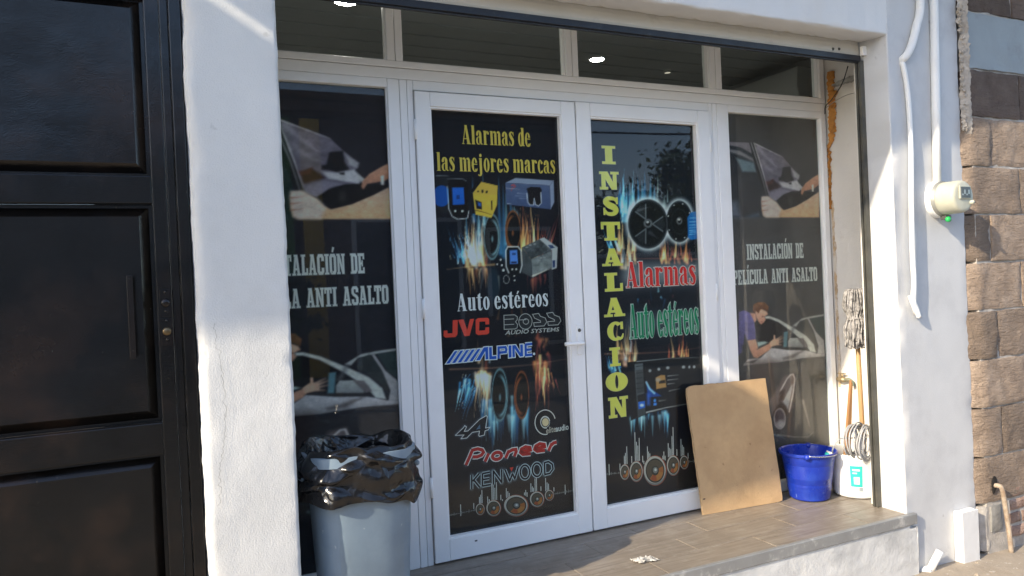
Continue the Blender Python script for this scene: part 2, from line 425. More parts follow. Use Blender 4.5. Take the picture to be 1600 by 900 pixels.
# side windows
for (x0, x1, xa, xb) in ((.250, .957, .205, 1.010), (2.872, 3.568, 2.792, 3.606)):
    fr(xa, x0, .0, 2.170, FY-.002); fr(x1, xb, .0, 2.170, FY-.002)
    fr(x0+.0005, x1-.0005, 2.131, 2.170, FY-.001); fr(x0+.0005, x1-.0005, .002, .062, FY-.001)
    box('side_pane', GLASS if x0 < 1 else DUSTY_GLASS, front, x0-.003, x1+.003, .638, .644, .060, 2.133, 0)
    for a, b in ((x0, x0+.006), (x1-.006, x1)): fr(a, b, .063, 2.1305, FY+.009, .637, 'glazing_bead', .001)
# door jambs
fr(1.0125, 1.0445, .0, 2.170, FY-.001); fr(1.0465, 1.074, .0, 2.170, FY)
fr(2.734, 2.760, .0, 2.170, FY); fr(2.762, 2.790, .0, 2.170, FY-.001)
fr(1.0745, 2.7335, 2.127, 2.170, FY-.0005)
box('threshold', mat('threshold_metal', (.25, .25, .25), .5, .1, metal=.6), front, 1.075, 2.733, .62, .69, .0005, .008, .001)
box('backing_sheet', RUBBER, front, .21, 3.60, .690, .694, .02, 2.17, 0)
# silicone and gaps
def door(x0, x1, g0, g1, z0, z1, gz0, gz1, label, hand, rot=0):
    d = thing('glass_door', label, 'door', (x0 if hand > 0 else x1, FY, 0), 'pair of glass shop doors')
    m = ALU
    y0, y1 = FY-.012, .662
    box('stile', m, d, x0, g0, y0, y1, z0, z1, .003); box('stile', m, d, g1, x1, y0, y1, z0, z1, .003)
    box('top_rail', m, d, g0+.0005, g1-.0005, y0+.0006, y1, gz1, z1, .003)
    box('bottom_rail', m, d, g0+.0005, g1-.0005, y0+.0006, y1, z0, gz0, .003)
    for a, b, c, e in ((g0, g0+.007, gz0, gz1), (g1-.007, g1, gz0, gz1)): box('glazing_bead', m, d, a, b, y0+.007, .636, c, e, .001)
    for c, e in ((gz0, gz0+.008), (gz1-.008, gz1)): box('glazing_bead', m, d, g0+.0075, g1-.0075, y0+.008, .636, c, e, .001)
    # raised line round the leaf profile
    box('pane', GLASS, d, g0-.003, g1+.003, .637, .643, gz0-.003, gz1+.003, 0)
    # hinges on the outer edge
    return d
dl = door(1.078, 1.896, 1.148, 1.820, .009, 2.121, .106, 2.056, 'left glass door with white frame and lever handle, covered by alarm poster', 1)
dr = door(1.904, 2.731, 1.983, 2.652, .009, 2.124, .106, 2.056, 'right glass door with white frame, behind the leaning cardboard', -1)
# lever handle, key plate on the left leaf
hx, _, hz = at(905, 535, FY-.012)
hd = MB().box(hx-.014, hx+.014, FY-.0195, FY-.0125, hz-.06, hz+.09).build('handle_plate', ALU, dl, bevel=.003)
mb = MB().tube(cr([(hx, FY-.0195, hz), (hx, FY-.050, hz), (hx-.008, FY-.060, hz), (hx-.03, FY-.062, hz), (hx-.105, FY-.060, hz+.001)], 6), .0095, 12)
mb.build('lever', ALU, hd, smooth=True)
MB().lathe([(.0, -.024), (.007, -.024), (.009, -.0195)], (hx, FY, hz+.06), 16, 'y').build('key_cylinder', STEEL_DARK, hd, smooth=True)
for sx in (1.876,): pass
box('drain_slot', RUBBER, dl, 1.270, 1.282, FY-.0131, FY-.0122, .074, .080, 0)
for zz in (.35, 1.15, 1.95):
    MB().tube([(1.0755, FY-.008, zz-.045), (1.0755, FY-.008, zz+.045)], .0075, 10).build('hinge', ALU, dl, smooth=True)
    MB().tube([(2.7335, FY-.008, zz-.045), (2.7335, FY-.008, zz+.045)], .0075, 10).build('hinge', ALU, dr, smooth=True)

# ---- expanding foam between frame and wall
FOAM = mat('expanding_foam', (.55, .24, .05), .8, .25, 30, alt=(.30, .11, .02), alts=20, altf=(.5, .7), bump=.004, bs=70)
mb = MB()
def foam(u, v):
    z = 1.66+v*.69; a = u*math.pi
    amp = (.6+.9*abs(fbm(2, z*14, 1, 4))) * (1 if z > 2.05 else max(.12, .75*(z-1.5)/.55*(.35+1.1*abs(fbm(7, z*9, 4, 3)))))
    if z > 2.27: amp *= 1.3
    w = .036*amp; b = .006*fbm(u*9, z*40, 5, 4)
    return (3.612+.012*math.cos(a)+.004*(u-.5), .612-w*math.sin(a)*.9-.02*amp*(1-u)*math.sin(a)+b, z)
mb.grid(lambda u, v: (3.607+.020*u+.0, .616-.075*(.35+.65*math.sin(u*math.pi))*((.75+.6*abs(fbm(2, v*9, 1, 4))) if v > .55 else max(.05, v*1.1*(.2+1.5*abs(fbm(7, v*7, 4, 3)))))+.010*fbm(u*6, v*40, 5, 4), 1.60+v*.80), 10, 140)
tag(mb.build('foam_seal', FOAM, None, smooth=True), 'crumbly orange foam filling the gap at the upper right of the shop front', 'foam')
RUST = mat('rust_stain', (.50, .36, .22), .9, .2, 20, alt=(.66, .60, .52), alts=12, altf=(.45, .6), bump=.002, bs=60)
mb = MB().grid(lambda u, v: (3.6235-.001+.0006*fbm(v*30, u, 2)-.0, .600+.014*u-.016*(1-u)*abs(fbm(4, v*14, 1, 4)), .55+v*1.1), 3, 120)
mb.build('rust_stain', RUST, shop)
# rough mortar under the shutter box, right
mb = MB().grid(lambda u, v: (3.612+.006*fbm(u*8, v*8, 1), .30+u*.30, 2.335-.035*v*(1-.9*(2*u-1)**2)-.03*(2*u-1)**2+.006*fbm(u*20, v*3, 8)), 30, 6)
mb.build('mortar_edge', mat('rough_mortar', (.42, .40, .36), .95, .3, 30, bump=.006, bs=60), shop, smooth=True)
WIRE = mat('black_wire', (.015, .015, .015), .5, .1)
wpts = [(3.618, .46, 2.33), (3.60, .50, 2.24), (3.597, .56, 2.13), (3.604, .605, 2.075), (3.606, .610, 2.06)]
tag(MB().tube(cr([at(1325, 103, .40), at(1316, 130, .44), at(1300, 155, .50), at(1290, 166, .56), at(1289, 178, .59)], 8), .003, 6).build('hanging_wire', WIRE, None, smooth=True), 'thin black wire slanting across the recess beside the orange foam', 'wire')
tag(MB().tube(cr([at(1340, 144, .36), at(1322, 149, .40), at(1305, 158, .47), at(1291, 168, .55)], 8), .0022, 6).build('hanging_wire', mat('grey_wire', (.30, .28, .26), .6, .1), None, smooth=True), 'thin grey wire drooping over the recess wall below the black one', 'wire')

# ---- roller shutter, rolled up: slats, black bottom bar, guide rail
shut = thing('roller_shutter', 'rolled up beige roller shutter with black bottom bar above the glass doors', 'shutter', (1.9, .16, 2.3))
for i in range(4):
    z = 2.344+i*.072
    prof = [(.150, z), (.146, z+.012), (.148, z+.050), (.153, z+.064), (.153, z+.070), (.162, z+.070), (.162, z)]
    MB().prism(prof, lambda p: (.41, p[0], p[1]), lambda p: (3.340, p[0], p[1])).build('slat', SLAT_PAINT, shut, recalc=True)
mb = MB().box(.41, 3.345, .140, .166, 2.3125, 2.3425)
mb.build('bottom_bar', STEEL_BLACK, shut, bevel=.003)
box('bar_seal', RUBBER, shut, .41, 3.34, .148, .160, 2.305, 2.312, 0)
for px in (1301.5, 1311): # two bolts
    x, _, z = at(px, 76.5, .146); MB().lathe([(.0, -.006), (.006, -.005), (.008, 0)], (x, .147, z), 14, 'y').build('bolt', STEEL_DARK, shut, smooth=True)
gr = MB().prism([(3.336, .140), (3.3645, .140), (3.3645, .172), (3.336, .172), (3.336, .160), (3.344, .160), (3.344, .153), (3.336, .153)], lambda p: (p[0], p[1], .001), lambda p: (p[0], p[1], 2.318)).build('guide_rail', STEEL_DARK, shut, recalc=True)
box('guide_rail', STEEL_DARK, shut, .372, .400, .301, .33, .001, 2.318, .001)
box('rail_bracket', ALU, shut, 3.338, 3.372, .120, .139, 2.340, 2.386, .002)

# ---- ceiling lamps and air conditioner inside
LAMP = emit('lamp_disc', (1.0, .95, .86), 62.0)
LTRIM = mat('lamp_trim', (.8, .8, .78), .4, .02)
for i, (u, v, r, lab) in enumerate(((541, 1, .062, 'round lit ceiling lamp at the far left behind the upper panes'), (933, 92.5, .047, 'round lit ceiling lamp behind the third upper pane'), (1043, 113, .022, 'small dim round ceiling lamp right of the lit one'))):
    p = atz(u, v, 2.748)
    L = thing('ceiling_lamp', lab, 'lamp', p, 'ceiling lamps inside the shop')
    MB().lathe([(r*1.0, -.004), (r*1.22, -.006), (r*1.3, .004), (r*1.3, .012)], p, 40).build('lamp_ring', LTRIM, L, smooth=True)
    MB().lathe([(.0001, -.003), (r*1.0, -.003)], p, 40).build('diffuser', LAMP if i < 2 else emit('dim_lamp', (1, .9, .7), .22), L)
ac = thing('air_conditioner', 'white wall unit of an air conditioner behind the right upper pane', 'air conditioner', (4.1, 1.75, 2.3))
ACM = mat('ac_plastic', (.55, .55, .52), .45, .03)
MB().prism([(4.295, 2.36), (4.14, 2.36), (4.08, 2.42), (4.06, 2.52), (4.07, 2.66), (4.295, 2.66)], lambda p: (p[0], 1.25, p[1]), lambda p: (p[0], 2.10, p[1])).build('housing', ACM, ac, bevel=.012, recalc=True)
box('air_slot', RUBBER, ac, 4.052, 4.10, 1.30, 2.05, 2.425, 2.445, 0)
tag(MB().tube(cr([(4.06, 1.24, 2.42), (4.10, 1.0, 2.40), (4.18, .85, 2.45), (4.25, .76, 2.47)], 8), .014, 8).build('coolant_hose', RUBBER, None, smooth=True), 'dark hose running from the air conditioner along the wall behind glass', 'hose')

# ---- black metal door on the left
bd = thing('metal_door', 'glossy black metal door with raised panels left of the white pillar', 'door', (-.38, .05, GZ))
def bbox(name, *a, b=.003, p=None): return box(name, BLACK_PAINT, p or bd, *a, b)
YD = .022
bbox('door_frame', .074, .109, YD-.002, .12, GZ, 2.355)
bbox('door_frame', -.945, -.905, YD-.002, .12, GZ, 2.355)
bbox('door_frame', -.904, .0735, YD-.002, .12, 2.30, 2.354)
bbox('frame_strip', .047, .072, YD+.004, .11, GZ+.01, 2.295)
bbox('stile', .003, .045, YD, .06, GZ+.012, 2.293); bbox('stile', -.903, -.845, YD, .06, GZ+.012, 2.293)
rails = [(GZ+.012, GZ+.12), (.757, .857), (1.547, 1.634), (2.20, 2.293)]
for a, b in rails: bbox('rail', -.8445, .0025, YD+.0005, .058, a, b)
def raised(z0, z1):
    x0, x1 = -.8445, .0025; yb, yt = .056, .030; m0, m1 = .012, .040
    mb = MB()
    mb.quad((x0, yb, z0), (x1, yb, z0), (x1, yb, z1), (x0, yb, z1))
    o = [(x0+m0, z0+m0), (x1-m0, z0+m0), (x1-m0, z1-m0), (x0+m0, z1-m0)]; q = [(x0+m1, z0+m1), (x1-m1, z0+m1), (x1-m1, z1-m1), (x0+m1, z1-m1)]
    for k in range(4):
        a, b, c, d = o[k], o[(k+1) % 4], q[(k+1) % 4], q[k]
        mb.quad((a[0], yb-.004, a[1]), (b[0], yb-.004, b[1]), (c[0], yt, c[1]), (d[0], yt, d[1]))
        mb.quad((a[0], yb-.0002, a[1]), (b[0], yb-.0002, b[1]), (b[0], yb-.004, b[1]), (a[0], yb-.004, a[1]))
    # slightly dished sheet
    def sheet(u, v):
        x = q[0][0]+u*(q[1][0]-q[0][0]); z = q[0][1]+v*(q[2][1]-q[0][1])
        w = math.sin(u*math.pi)*math.sin(v*math.pi)
        return (x, yt+.006*w+.0025*w*fbm(x*4, 1, z*4, 3), z)
    mb.grid(sheet, 40, 40)
    return mb.build('panel', BLACK_PAINT, bd, smooth=False)
for a, b in ((GZ+.12, .757), (.857, 1.547), (1.634, 2.20)):
    o = raised(a, b); o.data.polygons.foreach_set('use_smooth', [i >= 9 for i in range(len(o.data.polygons))])
    # bright worn welded bead round the opening
ph = MB().box(-.079, -.061, YD-.048, YD-.042, 1.066, 1.322).build('pull_handle', BLACK_PAINT, bd, bevel=.0015)
for z in (1.295, 1.088): MB().tube([(-.071, YD-.045, z), (-.071, YD+.012, z)], .006, 8).build('handle_post', BLACK_PAINT, ph, smooth=True)
BRASS = mat('brass', (.20, .145, .08), .35, .1, metal=.9)
for k, z in enumerate((1.233, 1.143)):
    pt = box('lock_plate', BLACK_PAINT, bd, .010, .044, YD-.004, YD-.0003, z-.045, z+.042, .001)
    MB().lathe([(.0001, -.016), (.010, -.016), (.0125, -.013), (.0135, -.004)], (.027, YD, z), 24, 'y').build('lock_cylinder', BLACK_PAINT if k == 0 else BRASS, pt, smooth=True)
    for dz in (.034, -.026): MB().lathe([(.0001, -.008), (.0035, -.007), (.0045, -.004)], (.027, YD, z+dz), 12, 'y').build('screw', BLACK_PAINT, pt, smooth=True)

# ---- stone wall of the house on the right
def stone_mat(name, a, b, c):
    g = N(name)
    oi = g.n('ShaderNodeObjectInfo'); tc = g.n('ShaderNodeTexCoord').outputs['Object']
    sc = g.n('ShaderNodeVectorMath', operation='SCALE'); sc.inputs[0].default_value = (41, 17, 29); g.l(oi.outputs['Random'], sc.inputs['Scale'])
    ad = g.n('ShaderNodeVectorMath', operation='ADD'); g.l(tc, ad.inputs[0]); g.l(sc.outputs[0], ad.inputs[1])
    n1 = noi(g, ad.outputs[0], 7, 8, .65); n2 = noi(g, ad.outputs[0], 34, 5, .6)
    col = ramp(g, n1, [(.25, a), (.5, b), (.78, c)])
    col = mixc(g, ramp(g, n2, [(.58, (0, 0, 0)), (.72, (.5,)*3)]), col, tuple(x*.55 for x in a))
    hs = g.n('ShaderNodeHueSaturation'); g.l(col, hs.inputs['Color'])
    mr = g.n('ShaderNodeMapRange'); mr.inputs['To Min'].default_value = .72; mr.inputs['To Max'].default_value = 1.2; g.l(oi.outputs['Random'], mr.inputs['Value']); g.l(mr.outputs[0], hs.inputs['Value'])
    p = g.n('ShaderNodeBsdfPrincipled'); p.inputs['Roughness'].default_value = .92; g.l(hs.outputs[0], p.inputs['Base Color'])
    mp = g.n('ShaderNodeMapping'); mp.inputs['Rotation'].default_value = (0, .7, 0); mp.inputs['Scale'].default_value = (16, 16, 70); g.l(ad.outputs[0], mp.inputs['Vector'])
    ch = noi(g, mp.outputs[0], 1.0, 4, .55, .8)
    b1 = g.n('ShaderNodeBump'); b1.inputs['Distance'].default_value = .014; g.l(ch, b1.inputs['Height'])
    b2 = g.n('ShaderNodeBump'); b2.inputs['Distance'].default_value = .009; g.l(noi(g, ad.outputs[0], 75, 6, .75), b2.inputs['Height']); g.l(b1.outputs[0], b2.inputs['Normal'])
    b3 = g.n('ShaderNodeBump'); b3.inputs['Distance'].default_value = .006; g.l(n1, b3.inputs['Height']); g.l(b2.outputs[0], b3.inputs['Normal'])
    g.l(b3.outputs[0], p.inputs['Normal'])
    o = g.n('ShaderNodeOutputMaterial'); g.l(p.outputs[0], o.inputs[0]); return g.m
STONE = stone_mat('quarry_stone', (.19, .143, .108), (.28, .213, .160), (.39, .305, .237))
DARKSTONE = stone_mat('dark_quarry_stone', (.085, .062, .050), (.125, .092, .075), (.18, .14, .115))
MORTAR = mat('mortar', (.43, .40, .36), .95, .2, 20, alt=(.34, .31, .27), alts=14, altf=(.5, .7), bump=.004, bs=80)
sw = thing('stone_wall', 'wall of rough brown stone blocks with pale joints right of the white pillar', 'wall', (4.8, .05, GZ))
box('mortar_bed', MORTAR, sw, 3.966, 7.0, -.0205, .4, GZ-.05, 4.4, 0)
def block(x0, x1, z0, z1, m, seed, yo=0.0, name='stone_block', cham=0):
    g = .0055; x0 += g; x1 -= g; z0 += g; z1 -= g
    nx, nz = max(4, int((x1-x0)/.022)), (12 if z1-z0 > .15 else 5)
    def f(u, v):
        x = x0+u*(x1-x0); z = z0+v*(z1-z0)
        e = min(u*(x1-x0), (1-u)*(x1-x0), v*(z1-z0), (1-v)*(z1-z0))
        bul = min(1, e/.011)
        ch_ = .032*max(0, 1-(x-x0)/(cham*(1+.5*fbm(z*5, seed, 9, 3))))**.8 if cham else 0
        return (x+(.004 if not cham else .010)*fbm(z*14, seed, 1, 3), ch_-.026+yo-.006*bul+.006*fbm(x*9, seed, z*9, 4)+.0016*fbm(x*30, seed, z*30, 3), z+.004*fbm(x*12, 2, seed, 3))
    mb = MB().grid(f, nx, nz); w = nx+1
    # sides back into the bed
    rim = [(i, 0) for i in range(nx+1)]+[(nx, j) for j in range(1, nz+1)]+[(i, nz) for i in range(nx-1, -1, -1)]+[(0, j) for j in range(nz-1, 0, -1)]
    k = len(mb.v)
    for i, j in rim:
        p = mb.v[j*w+i]; mb.v.append((p[0], .03, p[2]))
    for q in range(len(rim)):
        a, b = rim[q], rim[(q+1) % len(rim)]
        mb.f.append((a[1]*w+a[0], k+q, k+(q+1) % len(rim), b[1]*w+b[0]))
    o = mb.build(name, m, sw, recalc=True, smooth=True); o.modifiers.new('e', 'EDGE_SPLIT').split_angle = 1.0; return o
E0 = 3.935
rowz = [(.205, .468), (.468, .728), (.728, .989), (.989, 1.248), (1.248, 1.504), (1.504, 1.760), (1.760, 2.024), (2.024, 2.279), (2.585, 2.85), (2.85, 3.12), (3.12, 3.4)]
jx = [4.116, 4.345, 4.109, 4.338, 4.082, 4.357, 4.109, 4.378, 4.34, 4.12, 4.36]
for k, (za, zb) in enumerate(rowz):
    m = DARKSTONE if k in (7, 8) else STONE
    xs = [(3.893 if k < 7 else E0)+.006*math.sin(k*2.1), jx[k]]
    while xs[-1] < 6.3: xs.append(xs[-1]+.50+.03*math.sin(k*3+len(xs)))
    for i in range(len(xs)-1): block(xs[i], xs[i+1], za, zb, m, k*7.3+i*1.7, .004*math.sin(k*5+i*3), cham=.062 if i == 0 and k < 7 else 0)
block(3.893, 4.40, -.045, .205, STONE, 77, .002, cham=.062)
block(3.893, 3.978, -.30, -.052, MORTAR, 12, .004, cham=.05)
for x0, x1 in ((4.40, 4.9), (4.9, 5.4), (5.4, 5.9)): block(x0, x1, -.045, .205, STONE, x0*9)
block(3.985, 4.085, -.205, -.055, mat('grey_stone', (.24, .235, .22), .9, .2, 20, bump=.004, bs=60), 31, -.004)
BAND = mat('painted_concrete_band', (.27, .31, .33), .75, .08, 5, alt=(.20, .21, .22), alts=6, altf=(.55, .8), bump=.002, bs=60)
mb = MB().grid(lambda u, v: (E0+.006+u*2.9, -.030+.004*fbm(u*20, 1, v*4, 4), 2.285+v*.295+.006*fbm(u*28, 4, v*2, 4)), 120, 10)
mb.build('concrete_band', BAND, sw, smooth=True)
BRICK = stone_mat('small_brick', (.24, .15, .11), (.33, .22, .17), (.42, .31, .25))
bx0 = 4.150
for r in range(4):
    z = -.262+r*.072; x = bx0+.004*r-(.10 if r % 2 else 0)
    while x < 4.9:
        a = max(x, bx0); 
        if x+.2-a > .03: block(a, x+.2, z, z+.066, BRICK, r*3+x, .001, 'brick')
        x += .205
# ragged plaster edge between the white pillar and the stones
EDGE = mat('ragged_plaster', (.44, .39, .33), .95, .2, 20, alt=(.24, .19, .14), alts=9, altf=(.52, .72), bump=.004, bs=60)
mb = MB()
def edge(u, v):
    z = 1.93+v*.75; rag = .014*fbm(3, z*11, 1, 5)+.008*fbm(8, z*40, 2, 3)
    top = 1 if z > 1.95 else .22
    x = 3.906+u*.046+rag*(1-u*.6)*(.5+.5*top)+.010*fbm(9, z*3.4, 5, 2)*(1-u)
    return (x, -.004-.028*math.sin(u*math.pi*.5)-.014*abs(fbm(u*5, z*28, 7, 4))*top+.004*fbm(u*6, z*15, 2, 4), z)
mb.grid(edge, 8, 90)
mb.build('plaster_edge', EDGE, sw, smooth=True)
random.seed(5)
for k in range(40):
    z = random.uniform(1.95, 2.62); x = 3.905+random.uniform(-.014, .02); r = random.uniform(.005, .013)
    mb = MB().lathe([(.001, -r), (r*.8, -r*.5), (r, .1*r), (r*.6, r*.8), (.001, r)], (x, -.024, z), 7, fn=lambda q, t, i: tuple(c*(1+.5*math.sin(t*2+k+i)) for c in q))
    mb.build('plaster_crumb', EDGE, sw)
# hole and old iron pipe at the foot of the stones
mb = MB().lathe([(.001, -.0395), (.020, -.0392), (.030, -.0375), (.034, -.034)], (4.012, 0, .052), 18, 'y', fn=lambda q, t, i: (q[0]*(.75+.2*math.sin(t+1)), q[1]*(1.35+.25*math.sin(2*t)), q[2]))
mb.build('wall_hole', mat('hole_dark', (.012, .010, .009), .95, .2), sw)
PIPEM = mat('old_iron_pipe', (.36, .29, .22), .8, .2, 20, alt=(.24, .16, .10), alts=14, altf=(.5, .7), bump=.002, bs=50)
tag(MB().tube(cr([(4.016, -.034, .050), (4.018, -.062, .052), (4.030, -.068, .030), (4.045, -.068, -.04), (4.075, -.066, -.20), (4.093, -.064, -.32)], 6), .0125, 12).build('iron_pipe', PIPEM, None, smooth=True), 'short old iron pipe bending out of a hole in the stone wall', 'pipe')
# white plinth block and cut pipe stub at the foot of the pillar
pb = MB().grid(lambda u, v: (3.722+u*.125, -.052+.0008*fbm(u*2, v*3, 1, 2), GZ-.02+v*.285), 8, 14)
pb.grid(lambda u, v: (3.722, -.002-u*.050, GZ-.02+v*.285), 4, 14)
pb.grid(lambda u, v: (3.847, -.052+u*.05, GZ-.02+v*.285), 4, 14)
pb.grid(lambda u, v: (3.722+u*.125, -.052+v*.05, GZ+.265+.004*fbm(u*5, v*4, 2)), 8, 4)
tag(pb.build('plinth_block', SMOOTH_PLASTER, None, smooth=False), 'small white plaster block at the foot of the pillar beside the stones', 'plinth')
PVC = mat('white_painted_pipe', (.78, .78, .76), .5, .04, 6, alt=(.60, .59, .57), alts=9, altf=(.6, .8), bump=.0006, bs=60)
st = thing('pipe_stub', 'broken white pipe stub poking out at the foot of the pillar', 'pipe', (3.51, -.03, GZ))
MB().tube([(3.500, -.020, -.305), (3.512, -.035, -.262), (3.538, -.052, -.205)], [.020, .019, .019], 14).build('stub', PVC, st, smooth=True)
MB().lathe([(.030, -.0), (.028, .012), (.018, .022), (.001, .026)], (3.498, -.018, GZ+.004), 14, fn=lambda q, t, i: (q[0]*(1.4+.5*math.sin(3*t)), q[1]*(1.0+.3*math.cos(2*t)), q[2])).build('plaster_lump', WHITE_PLASTER, st)
random.seed(11)
for k in range(9):
    x, y = 3.42+random.random()*.45, -.06-random.random()*.22; r = random.uniform(.004, .012)
    tag(MB().lathe([(.001, -r*.4), (r, 0), (r*.7, r*.6), (.001, r*.8)], (x, y, GZ+.006), 6, fn=lambda q, t, i: tuple(c*(1+.35*math.sin(t*2+k)) for c in q)).build('rubble_crumb', CONCRETE), 'tiny crumb of rubble on the pavement below the white pillar', 'rubble', 'rubble crumbs on the pavement')

# ---- conduits and the electricity meter on the right pillar
tag(MB().tube(cr([(3.612, -.024, 3.1), at(1438, 0, -.024), at(1432, 40, -.024), at(1425, 68, -.026), at(1418, 84, -.024), at(1411, 92, -.010), at(1408, 95, .01)], 6), .0195, 14).build('conduit_pipe', PVC, None, smooth=True), 'thick white conduit curving into the pillar at the top', 'conduit')
tag(MB().tube(cr([at(1409, 97, -.004), at(1412, 106, -.012), at(1417, 135, -.014), at(1421, 180, -.016), at(1423.5, 240, -.024), at(1424, 320, -.030), at(1425.5, 390, -.032), at(1428, 440, -.030), at(1427, 468, -.030), at(1431, 480, -.026), at(1436, 496, -.024)], 6), .0125, 12).build('flexible_conduit', PVC, None, smooth=True), 'thin wavy white conduit hanging down the pillar left of the meter', 'conduit')
tag(MB().tube([at(1424, 466, -.012), at(1420, 462, -.012), at(1426, 478, -.014), at(1429, 492, -.012)], .006, 8).build('pipe_clip', PVC, None, smooth=True), 'broken white clip behind the lower end of the wavy conduit', 'clip')
MX, MZ = 3.690, 1.583
p0 = at(1459, 0, -.020)
tag(MB().tube([(p0[0]+.02, -.020, 3.1), p0, at(1462, 150, -.020), at(1464, 290, -.020)], .0205, 14).build('conduit_pipe', PVC, None, smooth=True), 'straight white conduit running down into the round meter', 'conduit')
METER = mat('meter_shell', (.47, .47, .38), .55, .05, 6, alt=(.40, .39, .31), alts=7, altf=(.5, .8))
me = thing('electricity_meter', 'round beige electricity meter on the white pillar beside the stones', 'meter', (MX, 0, MZ-.1))
MB().lathe([(.096, .0), (.096, -.022), (.093, -.030), (.086, -.032)], (MX, 0, MZ), 48, 'y').build('base_ring', PVC, me, smooth=True)
MB().lathe([(.090, -.030), (.091, -.040), (.086, -.0415), (.0855, -.05)], (MX, 0, MZ), 48, 'y').build('clamp_ring', mat('clamp_ring_metal', (.34, .34, .31), .45, .1, metal=.5), me, smooth=True)
mb = MB().lathe([(.084, -.045), (.082, -.130), (.079, -.141), (.072, -.147), (.060, -.149), (.0001, -.150)], (MX, 0, MZ), 48, 'y'); body = mb.build('shell', METER, me, smooth=True)
box('display_frame', METER, body, MX-.040, MX+.046, -.156, -.1485, MZ-.014, MZ+.052, .003)
box('display_recess', mat('meter_display', (.10, .115, .13), .4, .2, 30), body, MX-.032, MX+.038, -.1575, -.1562, MZ-.008, MZ+.046, 0)
for i in range(4): box('dial_mark', mat('dial_mark', (.5, .55, .58), .5, .1), body, MX-.026+i*.016, MX-.016+i*.016, -.1585, -.1577, MZ+.004+.006*(i % 2), MZ+.012+.02*(i % 2), 0)
box('display_glass', CLEAR_GLASS, body, MX-.034, MX+.040, -.1605, -.1595, MZ-.010, MZ+.048, 0)
MB().lathe([(.0001, -.166), (.008, -.165), (.011, -.160), (.011, -.148)], (MX+.052, 0, MZ-.030), 18, 'y').build('sealing_screw', METER, body, smooth=True)
sd = box('seal_bracket', STEEL_DARK, me, MX-.016, MX+.028, -.060, -.030, MZ-.108, MZ-.086, .002)
SEAL = mat('green_seal', (.02, .42, .10), .35, .05)
MB().lathe([(.0001, -.010), (.013, -.009), (.015, 0), (.013, .009), (.0001, .010)], (MX-.004, -.064, MZ-.108), 20, 'y').build('green_seal', SEAL, me, smooth=True)

# ---- bin with black liner
BX, BY = .655, .185
BIN = mat('bin_plastic', (.19, .255, .315), .42, .05, 5, alt=(.155, .21, .265), alts=6, altf=(.45, .75), fleck=((.30, .36, .40), 40, .70), bump=.0006, bs=40)
def rsq(t, r, p=3.6):
    c, s = math.cos(t), math.sin(t); k = (abs(c)**p+abs(s)**p)**(-1/p)
    return r*k*c, r*k*s
binr = thing('waste_bin', 'grey blue plastic waste bin standing beside the left pillar', 'bin', (BX, BY, 0))
mb = MB(); prof = [(.001, .004), (.150, .004), (.158, .012), (.190, .62), (.190, .625), (.205, .63), (.205, .665), (.196, .667), (.185, .64), (.155, .03), (.001, .02)]
nn = 96
for r, z in prof:
    for j in range(nn):
        a = 2*math.pi*j/nn+.25; x, y = rsq(a, r, 3.2); mb.v.append((BX+x*.98, BY+y*.82, z))
for i in range(len(prof)-1):
    for j in range(nn): mb.f.append((i*nn+j, i*nn+(j+1) % nn, (i+1)*nn+(j+1) % nn, (i+1)*nn+j))
bb = mb.build('bin_body', BIN, binr, smooth=True)
mo = bb.modifiers.new('edge', 'EDGE_SPLIT'); mo.split_angle = .7
for s in (-1, 1):
    MB().tube(cr([(BX+s*.185, BY-.05, .60), (BX+s*.21, BY-.05, .585), (BX+s*.21, BY+.05, .585), (BX+s*.185, BY+.05, .60)], 6), .010, 8).build('side_grip', BIN, binr, smooth=True)
def bag_mat():
    g = N('black_bin_liner'); tc = g.n('ShaderNodeTexCoord').outputs['Object']
    p = g.n('ShaderNodeBsdfPrincipled'); p.inputs['Base Color'].default_value = (.006, .006, .007, 1); p.inputs['Specular IOR Level'].default_value = .6
    g.l(ramp(g, noi(g, tc, 9, 4), [(.3, (.16,)*3), (.7, (.30,)*3)]), p.inputs['Roughness'])
    w = noi(g, tc, 5, 3); mx = mixc(g, .12, tc, g_color(g, w))
    b0 = g.n('ShaderNodeBump'); b0.inputs['Distance'].default_value = .006; g.l(noi(g, tc, 8, 2, .4), b0.inputs['Height'])
    v = g.n('ShaderNodeTexVoronoi', feature='DISTANCE_TO_EDGE'); v.inputs['Scale'].default_value = 10; g.l(mx, v.inputs['Vector'])
    c = ramp(g, v.outputs[0], [(0, (1, 1, 1)), (.22, (0, 0, 0))])
    b1 = g.n('ShaderNodeBump'); b1.inputs['Distance'].default_value = .005; g.l(c, b1.inputs['Height']); g.l(b0.outputs[0], b1.inputs['Normal'])
    v2 = g.n('ShaderNodeTexVoronoi', feature='DISTANCE_TO_EDGE'); v2.inputs['Scale'].default_value = 34; g.l(mx, v2.inputs['Vector'])
    c2 = ramp(g, v2.outputs[0], [(0, (1, 1, 1)), (.3, (0, 0, 0))])
    b2 = g.n('ShaderNodeBump'); b2.inputs['Distance'].default_value = .0009; g.l(c2, b2.inputs['Height']); g.l(b1.outputs[0], b2.inputs['Normal'])
    g.l(b2.outputs[0], p.inputs['Normal'])
    o = g.n('ShaderNodeOutputMaterial'); g.l(p.outputs[0], o.inputs[0]); return g.m
def g_color(g, fac): return ramp(g, fac, [(0, (0, .6, .2)), (1, (1, .1, .9))])
BAG = bag_mat()
def ridge(x, y, z, o=4):
    v = 0; a = 1; t = 0
    for k in range(o):
        v += a*(1-abs(noise.noise(Vector((x, y, z)))*2)); t += a; a *= .5; x *= 2.03; y *= 2.03; z *= 2.03
    return v/t
random.seed(33); mb = MB(); NA, NP = 26, 12
